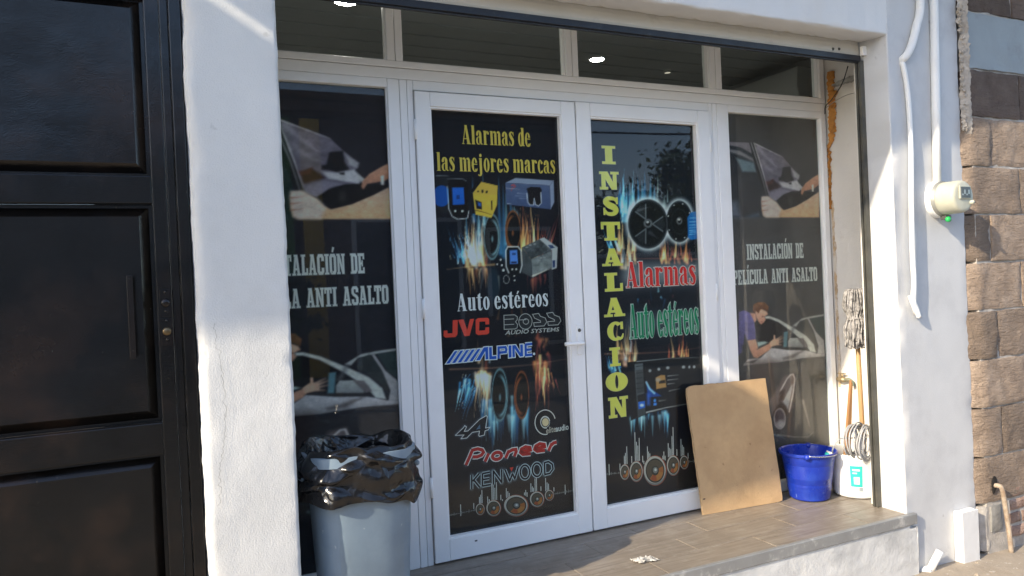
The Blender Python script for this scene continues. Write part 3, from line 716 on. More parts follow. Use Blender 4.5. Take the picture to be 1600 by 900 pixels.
for j in range(NP+1):
    for i in range(NA):
        a = 2*math.pi*(i+.5*(j % 2)+random.uniform(-.32, .32))/NA; v = (j+(random.uniform(-.3, .3) if 0 < j < NP else 0))/NP
        dx, dy = math.cos(a), math.sin(a)
        hem = .520+.022*math.sin(a*2+.6)+random.uniform(-.055, .018); top = .685+.012*math.sin(3*a+1)+random.uniform(-.012, .012)
        if v < .34: t = v/.34; z = .44+(top-.44)*t; r = .125+.056*t
        elif v < .46: t = (v-.34)/.12; z = top+.008*math.sin(t*math.pi); r = .184+.020*t
        else: t = (v-.46)/.54; z = top+(hem-top)*t; r = .207+.018*math.sin(t*math.pi*.9)+.012*t
        x, y = rsq(a, r, 2.9); d = random.uniform(-.040, .030)*(1 if v > .46 else .6)
        if 4 <= j <= 6: d *= .55
        mb.v.append((BX+(x+dx*d)*.96, BY+(y+dy*d)*.84, z))
for j in range(NP):
    for i in range(NA):
        p, q, r_, s_ = j*NA+i, j*NA+(i+1) % NA, (j+1)*NA+(i+1) % NA, (j+1)*NA+i
        if (i+j) % 2: mb.f += [(p, q, r_), (p, r_, s_)]
        else: mb.f += [(p, q, s_), (q, r_, s_)]
bag = mb.build('bin_liner', BAG, None, smooth=True)
m_ = bag.modifiers.new('fold', 'SUBSURF'); m_.levels = m_.render_levels = 3
tag(bag, 'crumpled black plastic liner folded over the rim of the waste bin', 'bin liner')

# ---- cardboard sheet
CARD = mat('cardboard', (.54, .36, .19), .85, .10, 5, alt=(.43, .275, .14), alts=4, altf=(.48, .75), bump=.0012, bs=90, bump2=.008, bs2=5, fleck=((.36, .22, .11), 26, .70))
CARDE = mat('cardboard_edge', (.46, .32, .18), .9, .2, 60, bump=.002, bs=200)
cb = thing('cardboard_sheet', 'brown cardboard sheet leaning against the right glass door', 'cardboard', (2.77, .51, 0))
BL, BR = Vector((2.519, .528, .001)), Vector((3.024, .484, .001)); TL, TR = Vector(at(1072, 604, .592)), Vector(at(1196, 591, .556))
nrm = (BR-BL).cross(TL-BL).normalized()
if nrm.y > 0: nrm = -nrm
def cf(u, v, off=0):
    p = BL.lerp(BR, u).lerp(TL.lerp(TR, u), v)+Vector((.0025*fbm(v*9, u, 3), 0, .003*fbm(u*8, v, 6)))*(1 if v > .05 else 0)
    c_ = max(0, 1-math.hypot(u*.5, (1-v)*.66)/.035)+max(0, 1-math.hypot((1-u)*.5, v*.66)/.03); p = p+Vector((.008, 0, -.010))*c_*(1 if v > .5 else -.5)
    return tuple(p-nrm*(off)+nrm*(.004*math.sin(u*math.pi)*math.sin(v*3)+.002*fbm(u*3, v*3, 1)))
MB().grid(lambda u, v: cf(u, v), 24, 30).build('face_sheet', CARD, cb, smooth=True)
MB().grid(lambda u, v: cf(u, v, .016), 24, 30).build('back_sheet', CARD, cb, smooth=True)
mb = MB()
for k in range(30):
    a, b = k/30, (k+1)/30
    mb.quad(cf(0, a, .0005), cf(0, b, .0005), cf(0, b, .0155), cf(0, a, .0155)); mb.quad(cf(1, a, .0005), cf(1, b, .0005), cf(1, b, .0155), cf(1, a, .0155))
    mb.quad(cf(a, 0, .0005), cf(b, 0, .0005), cf(b, 0, .0155), cf(a, 0, .0155)); mb.quad(cf(a, 1, .0005), cf(b, 1, .0005), cf(b, 1, .0155), cf(a, 1, .0155))
mb.build('edge_strip', CARDE, cb)
hole = MB()
for k in range(12):
    a = 2*math.pi*k/12; hole.v.append(cf(.03+.016*math.cos(a), .120+.005*math.sin(a), -.0006))
hole.f.append(tuple(range(12)))
hole.build('torn_hole', RUBBER, cb)

# ---- blue bucket
BLUE = mat('blue_plastic', (.010, .034, .34), .32, .06, 6, alt=(.025, .07, .40), alts=9, altf=(.5, .8), bump=.0006, bs=50, spec=.5, fleck=((.13, .20, .50), 48, .68), rv=.14)
bk = thing('bucket', 'blue plastic bucket on the tiles between cardboard and white bucket', 'bucket', (3.195, .460, 0))
c0 = (3.195, .460, 0)
prof = [(.001, .004), (.098, .004), (.104, .010), (.112, .055), (.1135, .058), (.1145, .090), (.1165, .093), (.130, .195), (.1325, .198), (.139, .243), (.150, .246), (.153, .252), (.152, .262), (.146, .264), (.140, .258), (.105, .016), (.001, .012)]
b0 = MB().lathe(prof, c0, 64).build('bucket_body', BLUE, bk, smooth=True)
m_ = b0.modifiers.new('e', 'EDGE_SPLIT'); m_.split_angle = .6
for s in (-1, 1):
    d = Vector((-.74, -.67, 0))*s
    MB().lathe([(.001, -.014), (.014, -.013), (.018, 0), (.014, .013), (.001, .014)], (c0[0]+d.x*.150, c0[1]+d.y*.150, .254), 14).build('handle_lug', BLUE, bk, smooth=True)
hp = []
for k in range(25):
    a = math.pi*k/24; d = Vector((-.74, -.67, 0)); e = Vector((.67, -.74, 0))
    q = d*(.160*math.cos(a))+e*(.150*math.sin(a)); hp.append((c0[0]+q.x, c0[1]+q.y, .262-.010*math.sin(a)))
MB().tube(hp, .0028, 8).build('wire_handle', mat('wire_steel', (.55, .56, .60), .3, .1, metal=.8), bk, smooth=True)

# ---- white bucket with label, cable coil, mop and plank in it
WPL = mat('white_bucket_plastic', (.78, .78, .76), .4, .03, 5, alt=(.66, .65, .62), alts=9, altf=(.6, .85), spec=.5, sss=.05)
wc = (3.462, .372, 0)
wb = thing('bucket', 'white plastic tub with turquoise label in the right corner, holding mop and cable', 'bucket', wc)
prof = [(.001, .004), (.116, .004), (.124, .012), (.146, .205), (.150, .212), (.155, .214), (.157, .236), (.154, .243), (.148, .240), (.141, .205), (.118, .018), (.001, .014)]
o = MB().lathe(prof, wc, 64).build('bucket_body', WPL, wb, smooth=True); o.modifiers.new('e', 'EDGE_SPLIT').split_angle = .6
TURQ = mat('turquoise_label', (.03, .46, .43), .45, .05, 8); LWH = mat('label_white', (.72, .76, .74), .5, .04); LGR = mat('label_grey', (.30, .34, .36), .5, .2, 90)
def on_bucket(name, m, a0, a1, z0, z1, off, par):
    def f(u, v):
        z = z0+(z1-z0)*v; r = .124+(.146-.124)*(z-.012)/.193+off; a = math.radians(a0+(a1-a0)*u)
        return (wc[0]+r*math.cos(a), wc[1]+r*math.sin(a), z)
    return MB().grid(f, 10, 4).build(name, m, par, smooth=True)
lb = on_bucket('label', TURQ, 207, 232, .070, .185, .0012, wb)
lb['label'] = 'turquoise label on the white tub'
on_bucket('label_print', LWH, 214, 226, .085, .125, .0020, lb); on_bucket('label_print', LWH, 212, 227, .158, .168, .0020, lb); on_bucket('label_print', LWH, 212, 221, .142, .149, .0020, lb)
on_bucket('barcode', LGR, 224, 233, .046, .066, .0012, wb)
MB().lathe([(.001, -.012), (.015, -.012), (.018, 0), (.013, .012), (.001, .012)], (wc[0]-.142, wc[1]+.065, .222), 12).build('handle_lug', TURQ, wb, smooth=True)
hp = [(wc[0]-.150*math.cos(a)*1.0, wc[1]+.065-.13*math.sin(a)*.2, .226+.10*math.sin(a)) for a in [math.pi*k/20*.5 for k in range(12)]]
WOOD = mat('mop_wood', (.46, .28, .13), .6, .12, 6, stretch=(8, 8, 1), bump=.0006, bs=40)
mp = thing('mop', 'upturned string mop with wooden handle standing in the white tub', 'mop', (3.47, .335, .02))
h0, h1 = Vector((3.478, .330, .022)), Vector((3.422, .300, .95))
MB().tube([h0, h0.lerp(h1, .5), h1], .0125, 14).build('handle', WOOD, mp, smooth=True)
STR = mat('mop_yarn', (.36, .345, .33), .95, .3, 30, alt=(.14, .135, .13), alts=40, altf=(.48, .6), bump=.003, bs=200)
random.seed(21); mb = MB(); hc = Vector((3.418, .300, 1.085))
for k in range(260):
    a = random.uniform(0, 2*math.pi); rr = random.uniform(.02, .072); dx, dy = math.cos(a), math.sin(a)*.75
    ln = random.uniform(.20, .265); pts = [hc+Vector((dx*.01, dy*.01, random.uniform(-.02, .03)))]
    pts.append(hc+Vector((dx*rr*.7, dy*rr*.7, .036+.012*random.random())))
    pts.append(hc+Vector((dx*rr*1.0, dy*rr*1.0, .004-.02*random.random())))
    for q in range(1, 6):
        t = q/5; pinch = 1-.36*math.exp(-((t-.40)/.14)**2)-.1*t
        pts.append(hc+Vector((dx*rr*pinch+random.uniform(-.006, .006), dy*rr*pinch+random.uniform(-.006, .006), -.01-ln*t)))
    mb.tube(cr(pts, 3), .0048, 5)
mb.build('yarn_head', STR, mp, smooth=True)
# a turn of yarn tied round the head
MB().tube([(hc.x+.050*math.cos(t), hc.y+.040*math.sin(t), hc.z-.115+.006*math.sin(2*t)) for t in [2*math.pi*k/24*1.5 for k in range(25)]], .006, 6).build('tie', STR, mp, smooth=True)
PLANK = mat('plank_wood', (.38, .20, .085), .7, .15, 5, stretch=(9, 9, 1), bump=.001, bs=50)
tag(MB().prism([(3.415, .10), (3.465, .09), (3.515, .60), (3.505, .62)], lambda p: (p[0], .420, p[1]), lambda p: (p[0]+.004, .438, p[1])).build('wood_offcut', PLANK, None, recalc=True, bevel=.001), 'pointed brown wood offcut standing behind the mop in the white tub', 'wood')
CAB = mat('grey_cable', (.40, .40, .40), .5, .08, 20, alt=(.28, .28, .28), alts=14, altf=(.5, .7))
random.seed(4); mb = MB(); pts = []; cc = Vector((3.352, .280, .325))
for k in range(13*26):
    t = 2*math.pi*k/26; turn = k/26*.7
    r1 = .080+.012*math.sin(turn*2.1)+.004*math.sin(t*3+turn); r2 = .082+.010*math.cos(turn*1.7)
    pts.append(cc+Vector((r1*math.cos(t)*.9+.008*math.sin(turn*3), -.030+.055*math.sin(turn*1.3+.5*t*0)+.018*math.cos(t), r2*math.sin(t)+.006*math.cos(turn*2.3))))
pts = [(3.29, .36, .245), (3.250, .34, .262), (3.225, .31, .300), (3.26, .29, .345)]+pts+[(3.47, .26, .245), (3.485, .255, .29)]
mb.tube(cr(pts, 2), .0042, 6)
tag(mb.build('cable_coil', CAB, None, smooth=True), 'loose coil of thin grey cable lying on top of the white tub', 'cable')

# ---- garden tap on the recess wall
TAPM = mat('tap_brass', (.42, .33, .20), .45, .15, 20, metal=.7); TAPG = mat('tap_verdigris', (.20, .30, .24), .6, .2, 25, alt=(.30, .27, .18), alts=20, altf=(.45, .6), metal=.4)
tp = thing('water_tap', 'small brass tap with greenish spout on the recess wall above the white tub', 'tap', (3.60, .57, .56))
ty = 3.600; tz = .600
MB().tube([(ty+.03, .600, tz), (ty, .598, tz), (ty-.005, .580, tz)], .010, 12).build('inlet', TAPM, tp, smooth=True)
MB().tube([(ty-.003, .588, tz), (ty-.004, .560, tz), (ty-.005, .540, tz)], [.014, .017, .012], 14).build('valve_body', TAPM, tp, smooth=True)
MB().tube(cr([(ty-.005, .542, tz), (ty-.006, .515, tz+.004), (ty-.008, .495, tz-.006), (ty-.008, .488, tz-.030)], 5), .0105, 12).build('spout', TAPG, tp, smooth=True)
MB().tube([(ty-.004, .562, tz+.012), (ty-.004, .562, tz+.034)], .006, 10).build('stem', TAPM, tp, smooth=True)
box('tap_lever', TAPM, tp, ty-.009, ty+.001, .537, .592, tz+.032, tz+.038, .001)

# ---- scrap of crumpled tape on the tiles
mb = MB()
mb.grid(lambda u, v: (1.838+u*.105+.012*v, .205+.02*u-.07*v*.9+.010*fbm(u*4, v*4, 1)-u*.03, .003+.010*max(0, fbm(u*5, v*6, 7, 4))+.006*abs(math.sin(v*14))*(1-u)), 26, 18)
FOIL = mat('scrap_film', (.52, .50, .45), .35, .2, 30, alt=(.16, .16, .16), alts=24, altf=(.5, .6), spec=.6)
tag(mb.build('scrap_of_tape', FOIL, None), 'crumpled pale scrap of tape on the sunlit tiles', 'litter')

# ================================================================== ACROSS THE STREET (behind the camera; seen in the glass)
opp = thing('house', 'low house across the street with yellow pilaster, mirrored in the glass', 'building', (-1.5, -11, GZ))
OW = mat('house_plaster', (.70, .71, .72), .9, .1, 2, bump=.003, bs=50)
OY = mat('yellow_paint', (.80, .50, .06), .8, .1, 3); OG = mat('green_paint', (.14, .30, .08), .8, .1, 3); OD = mat('dark_opening', (.02, .02, .022), .5, .2)
OR = mat('brown_plaster', (.16, .10, .075), .9, .1, 2)
box('wall', OW, opp, -12, 2.08, -12.2, -10.0, GZ, 3.3, 0)
box('wall', OR, opp, 2.10, 8.1, -12.2, -10.02, GZ, 4.5, 0)
box('parapet', OR, opp, -12.1, 2.09, -12.2, -9.94, 3.302, 4.35, 0)
box('parapet', OR, opp, 2.10, 8.16, -12.25, -9.90, 4.502, 4.85, 0)
box('pilaster', OY, opp, 2.45, 2.80, -10.018, -9.90, GZ, 4.4, .01); box('pilaster', OG, opp, 2.10, 2.28, -10.018, -9.93, GZ, 4.4, .01)
for x0, x1, z0, z1 in ((-9, -7.6, .8, 2.2), (-6, -4.9, GZ, 2.1), (-3.4, -1.9, .8, 2.2), (-.2, .9, GZ, 2.1), (3.4, 5.4, GZ, 2.5), (6.1, 7.4, .6, 2.3)):
    yb = -9.99 if x0 < 2 else -10.01
    w = box('window' if z0 > 0 else 'house_door', OD, opp, x0, x1, yb-.03, yb+.004, z0, z1, 0)
    for a, b, c, d in ((x0-.08, x0-.001, z0, z1+.08), (x1+.001, x1+.08, z0, z1+.08), (x0, x1, z1+.001, z1+.08)): box('frame', OW, w, a, b, yb-.02, yb+.05, c, d, .004)
gw = thing('garden_wall', 'grey block wall of the empty lot across the street', 'wall', (30, -10, GZ))
box('wall', mat('block_wall', (.24, .23, .21), .9, .15, 3, bump=.006, bs=30), gw, 8.3, 60, -10.2, -10.0, GZ, 1.7, 0)
box('coping', OW, gw, 8.28, 60, -10.24, -9.96, 1.701, 1.78, .01)
POLE = mat('concrete_pole', (.34, .33, .31), .9, .1, 4); 
for i, (x, lab) in enumerate(((-6.5, 'concrete utility pole far left across the street'), (17.0, 'concrete utility pole by the empty lot across the street'))):
    t = thing('utility_pole', lab, 'pole', (x, -9.0, GZ), 'utility poles across the street')
    MB().tube([(x, -9.0, GZ), (x, -9.0, 7.2)], [.15, .09], 12).build('shaft', POLE, t, smooth=True)
    box('crossarm', POLE, t, x-.06, x+.06, -9.7, -8.3, 6.3, 6.42, .01)
    for y in (-9.6, -9.2, -8.8, -8.4): MB().lathe([(.05, 0), (.06, .05), (.03, .08), (.05, .12), (.001, .14)], (x, y, 6.42), 10).build('insulator', ALU, t, smooth=True)
for k, (y, z) in enumerate(((-9.6, 6.45), (-9.2, 6.45), (-8.4, 6.45), (-9.0, 5.3), (-9.0, 4.9), (-9.0, 4.6))):
    pts = [(-6.5+23.5*q/24, y, z-.45*(1-(2*q/24-1)**2)) for q in range(25)]
    pts = [(-40, y, z)]+pts+[(60, y, z)]
    tag(MB().tube(pts, .013 if k < 3 else .022, 6).build('power_line', RUBBER), 'black overhead cable strung along the far side of the street', 'cable', 'overhead cables across the street')
def tree(x, y, h, r, label, seed, n=2600):
    random.seed(seed); T = thing('tree', label, 'tree', (x, y, GZ), 'trees across the street')
    BARK = mat('bark', (.12, .09, .065), .9, .2, 12, bump=.01, bs=20)
    LEAF = mat('leaf', (.05, .085, .025), .6, .35, 2)
    mb = MB().tube(cr([(x, y, GZ), (x+.05, y, GZ+h*.25), (x-.05, y+.05, GZ+h*.5)], 4), .13, 10)
    tips = []
    for k in range(9):
        a = k*2.4; e = Vector((x+math.cos(a)*r*.7, y+math.sin(a)*r*.7, GZ+h*random.uniform(.55, .9)))
        s = Vector((x, y, GZ+h*random.uniform(.3, .5))); mb.tube([s, s.lerp(e, .5)+Vector((0, 0, .15)), e], [.07, .045, .015], 6); tips.append(e)
    mb.build('trunk', BARK, T, smooth=True)
    lf = MB(); cl = [t+Vector((random.gauss(0, .3*r), random.gauss(0, .3*r), random.gauss(0, .25*r))) for t in tips for _ in range(4)]
    for k in range(n):
        c = random.choice(cl); p = c+Vector((random.gauss(0, .17*r), random.gauss(0, .17*r), random.gauss(0, .15*r)))
        u = Vector((random.gauss(0, 1), random.gauss(0, 1), random.gauss(0, 1))).normalized(); w = u.orthogonal().normalized(); s = random.uniform(.05, .11)
        lf.quad(tuple(p-u*s), tuple(p+w*s*.5), tuple(p+u*s), tuple(p-w*s*.5))
    lf.build('crown', LEAF, T)
tree(11.8, -11.6, 3.7, 1.8, 'bushy tree behind the grey lot wall across the street', 3, 9000)
tree(15.2, -13.0, 4.6, 1.9, 'taller tree farther right behind the lot wall', 9, 9000)
tree(1.75, -9.2, 1.9, .55, 'small green shrub in front of the low house across the street', 5, 700)

# ================================================================== POSTERS ON THE GLASS
from mathutils.geometry import tessellate_polygon
YP = .650
def ink_mat():
    g = N('printed_vinyl')
    a = g.n('ShaderNodeAttribute'); a.attribute_name = 'art'
    p = g.n('ShaderNodeBsdfPrincipled'); p.inputs['Roughness'].default_value = .55; p.inputs['Specular IOR Level'].default_value = .15
    g.l(a.outputs['Color'], p.inputs['Base Color'])
    o = g.n('ShaderNodeOutputMaterial'); g.l(p.outputs[0], o.inputs[0]); return g.m
INK = ink_mat()
SHADE = np.array([.53, .58, .68])                   # what a white sheet looks like there
def to_alb(c):
    c = np.asarray(c, float)/255.
    l = np.where(c <= .04045, c/12.92, ((np.maximum(c, 0)+.055)/1.055)**2.4)
    return np.clip((l-.004)/SHADE, .003, .85)
def px_of(X, Z, Y=YP):
    """photograph pixel of points of the poster plane"""
    R = np.stack([X-CAM[0], np.full_like(X, Y-CAM[1]), Z-CAM[2]], -1); d = R@FW
    return 800+FPX*(R@RT)/d, 450-FPX*(R@UP)/d
def vnoise(x, y, seed=0):
    xi = np.floor(x).astype(np.int64); yi = np.floor(y).astype(np.int64); fx = x-xi; fy = y-yi
    fx = fx*fx*(3-2*fx); fy = fy*fy*(3-2*fy)
    def h(a, b):
        v = np.sin(a*127.1+b*311.7+seed*74.7)*43758.5453; return v-np.floor(v)
    return (h(xi, yi)*(1-fx)+h(xi+1, yi)*fx)*(1-fy)+(h(xi, yi+1)*(1-fx)+h(xi+1, yi+1)*fx)*fy
def vfbm(x, y, seed=0, o=4):
    v = 0; a = .5
    for k in range(o): v = v+a*vnoise(x, y, seed+k); x = x*2.1; y = y*2.1; a *= .5
    return v
class Canvas:
    def __init__(s, x0, x1, z0, z1, step, shift=0.0, base=(18, 20, 26)):
        s.nx = int((x1-x0)/step)+1; s.nz = int((z1-z0)/step)+1
        s.X, s.Z = np.meshgrid(np.linspace(x0, x1, s.nx), np.linspace(z0, z1, s.nz))
        s.U, s.V = px_of(s.X+shift, s.Z)
        s.I = np.zeros((s.nz, s.nx, 3))+np.array(base, float)
    def blend(s, m, c, mode='n'):
        c = np.asarray(c, float)
        if mode == 'n': s.I = s.I*(1-m[..., None])+c*m[..., None]
        else: s.I = 255-(255-s.I)*(255-c*m[..., None])/255
    def sd(s, pts):
        P = np.array(pts, float); d = np.full(s.U.shape, 1e9); ins = np.zeros(s.U.shape, bool)
        for a, b in zip(P, np.roll(P, -1, 0)):
            e = b-a; L = e@e+1e-9; t = np.clip(((s.U-a[0])*e[0]+(s.V-a[1])*e[1])/L, 0, 1)
            d = np.minimum(d, (s.U-a[0]-t*e[0])**2+(s.V-a[1]-t*e[1])**2)
            c = (a[1] > s.V) != (b[1] > s.V)
            with np.errstate(divide='ignore', invalid='ignore'):
                ins ^= c & (s.U < (b[0]-a[0])*(s.V-a[1])/(b[1]-a[1]+1e-12)+a[0])
        d = np.sqrt(d); return np.where(ins, -d, d)
    def poly(s, pts, c, soft=.7, a=1, c2=None, dirv=(0, 1), tex=0, mode='n', seed=1):
        d = s.sd(pts); m = np.clip(.5-d/(2*soft), 0, 1)*a
        col = np.zeros(s.I.shape)+np.array(c, float)
        if c2 is not None:
            P = np.array(pts, float); w = P@np.array(dirv, float); q = s.U*dirv[0]+s.V*dirv[1]
            t = np.clip((q-w.min())/(w.max()-w.min()), 0, 1)[..., None]; col = col*(1-t)+np.array(c2, float)*t
        if tex: col = col*(1+tex*(vfbm(s.U/6, s.V/6, seed)-.5)[..., None]*2)
        s.I = s.I*(1-m[..., None])+col*m[..., None] if mode == 'n' else 255-(255-s.I)*(255-col*m[..., None])/255
    def ell(s, cx, cy, rx, ry, c, soft=.1, a=1, rot=0, mode='n', ring=None):
        co, si = math.cos(rot), math.sin(rot); x = (s.U-cx)*co+(s.V-cy)*si; y = -(s.U-cx)*si+(s.V-cy)*co
        q = np.sqrt((x/rx)**2+(y/ry)**2)
        m = np.clip((1+soft-q)/(2*soft), 0, 1) if ring is None else np.clip(1-np.abs(q-1)/ring, 0, 1)
        s.blend(m*a, c, mode)
    def tongue(s, pts, w, c, a=.8, mode='s', tip=0.0):
        """soft tapered streak along pts (pixels), width w at the root, tip*w at the end"""
        P = np.array(pts, float); n = len(P)-1; best = np.zeros(s.U.shape)
        for i in range(n):
            A, B = P[i], P[i+1]; e = B-A; L = e@e+1e-9
            t = np.clip(((s.U-A[0])*e[0]+(s.V-A[1])*e[1])/L, 0, 1)
            d = np.sqrt((s.U-A[0]-t*e[0])**2+(s.V-A[1]-t*e[1])**2)
            g = (i+t)/n; ww = w*(1-(1-tip)*g)+.15
            best = np.maximum(best, np.exp(-(d/ww)**2*1.4)*(1-.55*g))
        s.blend(best*a, c, mode)
    def glow(s, pts, r, c=(190, 205, 220), a=.6, closed=False):
        P = np.array(pts+([pts[0]] if closed else []), float); d = np.full(s.U.shape, 1e9)
        for A, B in zip(P[:-1], P[1:]):
            e = B-A; L = e@e+1e-9; t = np.clip(((s.U-A[0])*e[0]+(s.V-A[1])*e[1])/L, 0, 1)
            d = np.minimum(d, (s.U-A[0]-t*e[0])**2+(s.V-A[1]-t*e[1])**2)
        s.blend(np.exp(-d/(r*r))*a, c, 's')
    def build(s, name, parent):
        me = bpy.data.meshes.new(name); nx, nz = s.nx, s.nz
        co = np.stack([s.X, np.full_like(s.X, YP), s.Z], -1).reshape(-1, 3)
        k = (np.arange(nz-1)[:, None]*nx+np.arange(nx-1)[None, :]).reshape(-1)
        q = np.stack([k, k+1, k+nx+1, k+nx], -1).astype(np.int32)
        me.vertices.add(len(co)); me.vertices.foreach_set('co', co.ravel())
        me.loops.add(q.size); me.loops.foreach_set('vertex_index', q.ravel())
        me.polygons.add(len(q)); me.polygons.foreach_set('loop_start', np.arange(0, q.size, 4, dtype=np.int32))
        me.update(calc_edges=True)
        al = to_alb(s.I).reshape(-1, 3); at_ = me.attributes.new('art', 'FLOAT_COLOR', 'POINT')
        at_.data.foreach_set('color', np.concatenate([al, np.ones((len(al), 1))], 1).ravel().astype(np.float32))
        me.materials.append(INK); return link(name, me, parent)
class Ink:
    """flat print: polygons in the poster plane, each a hair in front of the one before"""
    def __init__(s, shift=0.0, y=YP-.0012): s.v = []; s.f = []; s.c = []; s.y = y; s.shift = shift
    def poly(s, pts, c):
        """pts metric (x, z)"""
        k = len(s.v); s.v += [(x+s.shift, s.y, z) for x, z in pts]; s.c += [to_alb(c)]*len(pts)
        for t in tessellate_polygon([[Vector((x, z, 0)) for x, z in pts]]): s.f.append((k+t[0], k+t[1], k+t[2]))
        s.y -= .000012; return s
    def px(s, pts, c): return s.poly([(lambda p: (p[0], p[2]))(at(u, v, YP)) for u, v in pts], c)
    def strip(s, pts, w, c, closed=False):
        """stroke of width w (metres) along metric pts"""
        P = [Vector(p) for p in pts]; n = len(P); L = []; R = []
        if isinstance(w, (int, float)): w = [w]*n
        for i in range(n):
            a = P[i-1] if (i > 0 or closed) else P[i]; b = P[(i+1) % n] if (i < n-1 or closed) else P[i]
            d1 = (P[i]-a); d2 = (b-P[i])
            d1 = d1.normalized() if d1.length > 1e-9 else d2.normalized(); d2 = d2.normalized() if d2.length > 1e-9 else d1
            t = (d1+d2); t = t.normalized() if t.length > 1e-6 else d1
            nrm = Vector((-t.y, t.x)); sc = 1/max(.45, abs(Vector((-d1.y, d1.x)).dot(nrm)))
            L.append(P[i]+nrm*w[i]/2*sc); R.append(P[i]-nrm*w[i]/2*sc)
        k = len(s.v)
        for a, b in zip(L, R): s.v += [(a.x+s.shift, s.y, a.y), (b.x+s.shift, s.y, b.y)]
        s.c += [to_alb(c)]*(2*n)
        for i in range(n if closed else n-1):
            j = (i+1) % n; s.f.append((k+2*i, k+2*i+1, k+2*j+1, k+2*j))
        s.y -= .000012; return s
    def pstrip(s, pts, w, c, closed=False):
        """stroke along pixels, width in photograph pixels"""
        M_ = [at(u, v, YP) for u, v in pts]; a = at(pts[0][0], pts[0][1]+10, YP); sc = abs(M_[0][2]-a[2])/10
        return s.strip([(m[0], m[2]) for m in M_], w*sc, c, closed)
    def build(s, name, parent):
        me = bpy.data.meshes.new(name); me.from_pydata(s.v, [], s.f); me.update()
        at_ = me.attributes.new('art', 'FLOAT_COLOR', 'POINT')
        at_.data.foreach_set('color', np.array([(*c, 1) for c in s.c], np.float32).ravel())
        me.materials.append(INK); return link(name, me, parent)
def ellp(cx, cy, rx, ry, n=28, rot=0, a0=0, a1=360):
    out = []
    for k in range(n+(0 if a1-a0 == 360 else 1)):
        t = math.radians(a0+(a1-a0)*k/n); x, y = rx*math.cos(t), ry*math.sin(t)
        out.append((cx+x*math.cos(rot)-y*math.sin(rot), cy+x*math.sin(rot)+y*math.cos(rot)))
    return out
def cmap(ox, oy, s): return lambda pts: [(ox+x/s, oy+y/s) for x, y in pts]

# ---- lettering: own glyphs. Each glyph = (advance, [outlines]) with cap height 1
def R_(x0, y0, x1, y1): return [(x0, y0), (x1, y0), (x1, y1), (x0, y1)]
def ring(cx, cy, rx, ry, wx, wy, a0=0, a1=360, n=26):
    o = []; i = []
    for k in range(n+1):
        t = math.radians(a0+(a1-a0)*k/n); o.append((cx+rx*math.cos(t), cy+ry*math.sin(t))); i.append((cx+(rx-wx)*math.cos(t), cy+(ry-wy)*math.sin(t)))
    return o+i[::-1]
def blob(cx, cy, r): return [(cx+r*math.cos(t), cy+r*1.1*math.sin(t)) for t in [2*math.pi*k/14 for k in range(14)]]
def sw_(pts, ws):
    """stroke outline with varying width through smooth points"""
    P = cr([(x, y, 0) for x, y in pts], 6); n = len(P); L = []; R2 = []
    for i, p in enumerate(P):
        d = (P[min(i+1, n-1)]-P[max(i-1, 0)]).normalized(); t = i/(n-1)*(len(ws)-1); k = min(int(t), len(ws)-2); w = ws[k]*(1-(t-k))+ws[k+1]*(t-k)
        L.append((p.x-d.y*w/2, p.y+d.x*w/2)); R2.append((p.x+d.y*w/2, p.y-d.x*w/2))
    return L+R2[::-1]
def swq(pts, ws):
    o = sw_(pts, ws); n = len(o)//2
    return [[o[i], o[i+1], o[2*n-2-i], o[2*n-1-i]] for i in range(n-1)]
foot = lambda x0, x1: R_(x0, 0, x1, .035)
E_ = [ring(.20, .375, .20, .39, .145, .05, 18, 322), R_(.10, .385, .385, .435), sw_([(.20, .00), (.33, .05), (.39, .19)], [.04, .06, .03])]
S_ = [*swq([(.33, .60), (.26, .725), (.15, .715), (.10, .60), (.19, .43), (.29, .28), (.27, .07), (.15, .03), (.05, .15)], [.03, .06, .10, .16, .19, .16, .10, .06, .03]), R_(.32, .53, .35, .75), R_(.025, .0, .055, .24)]
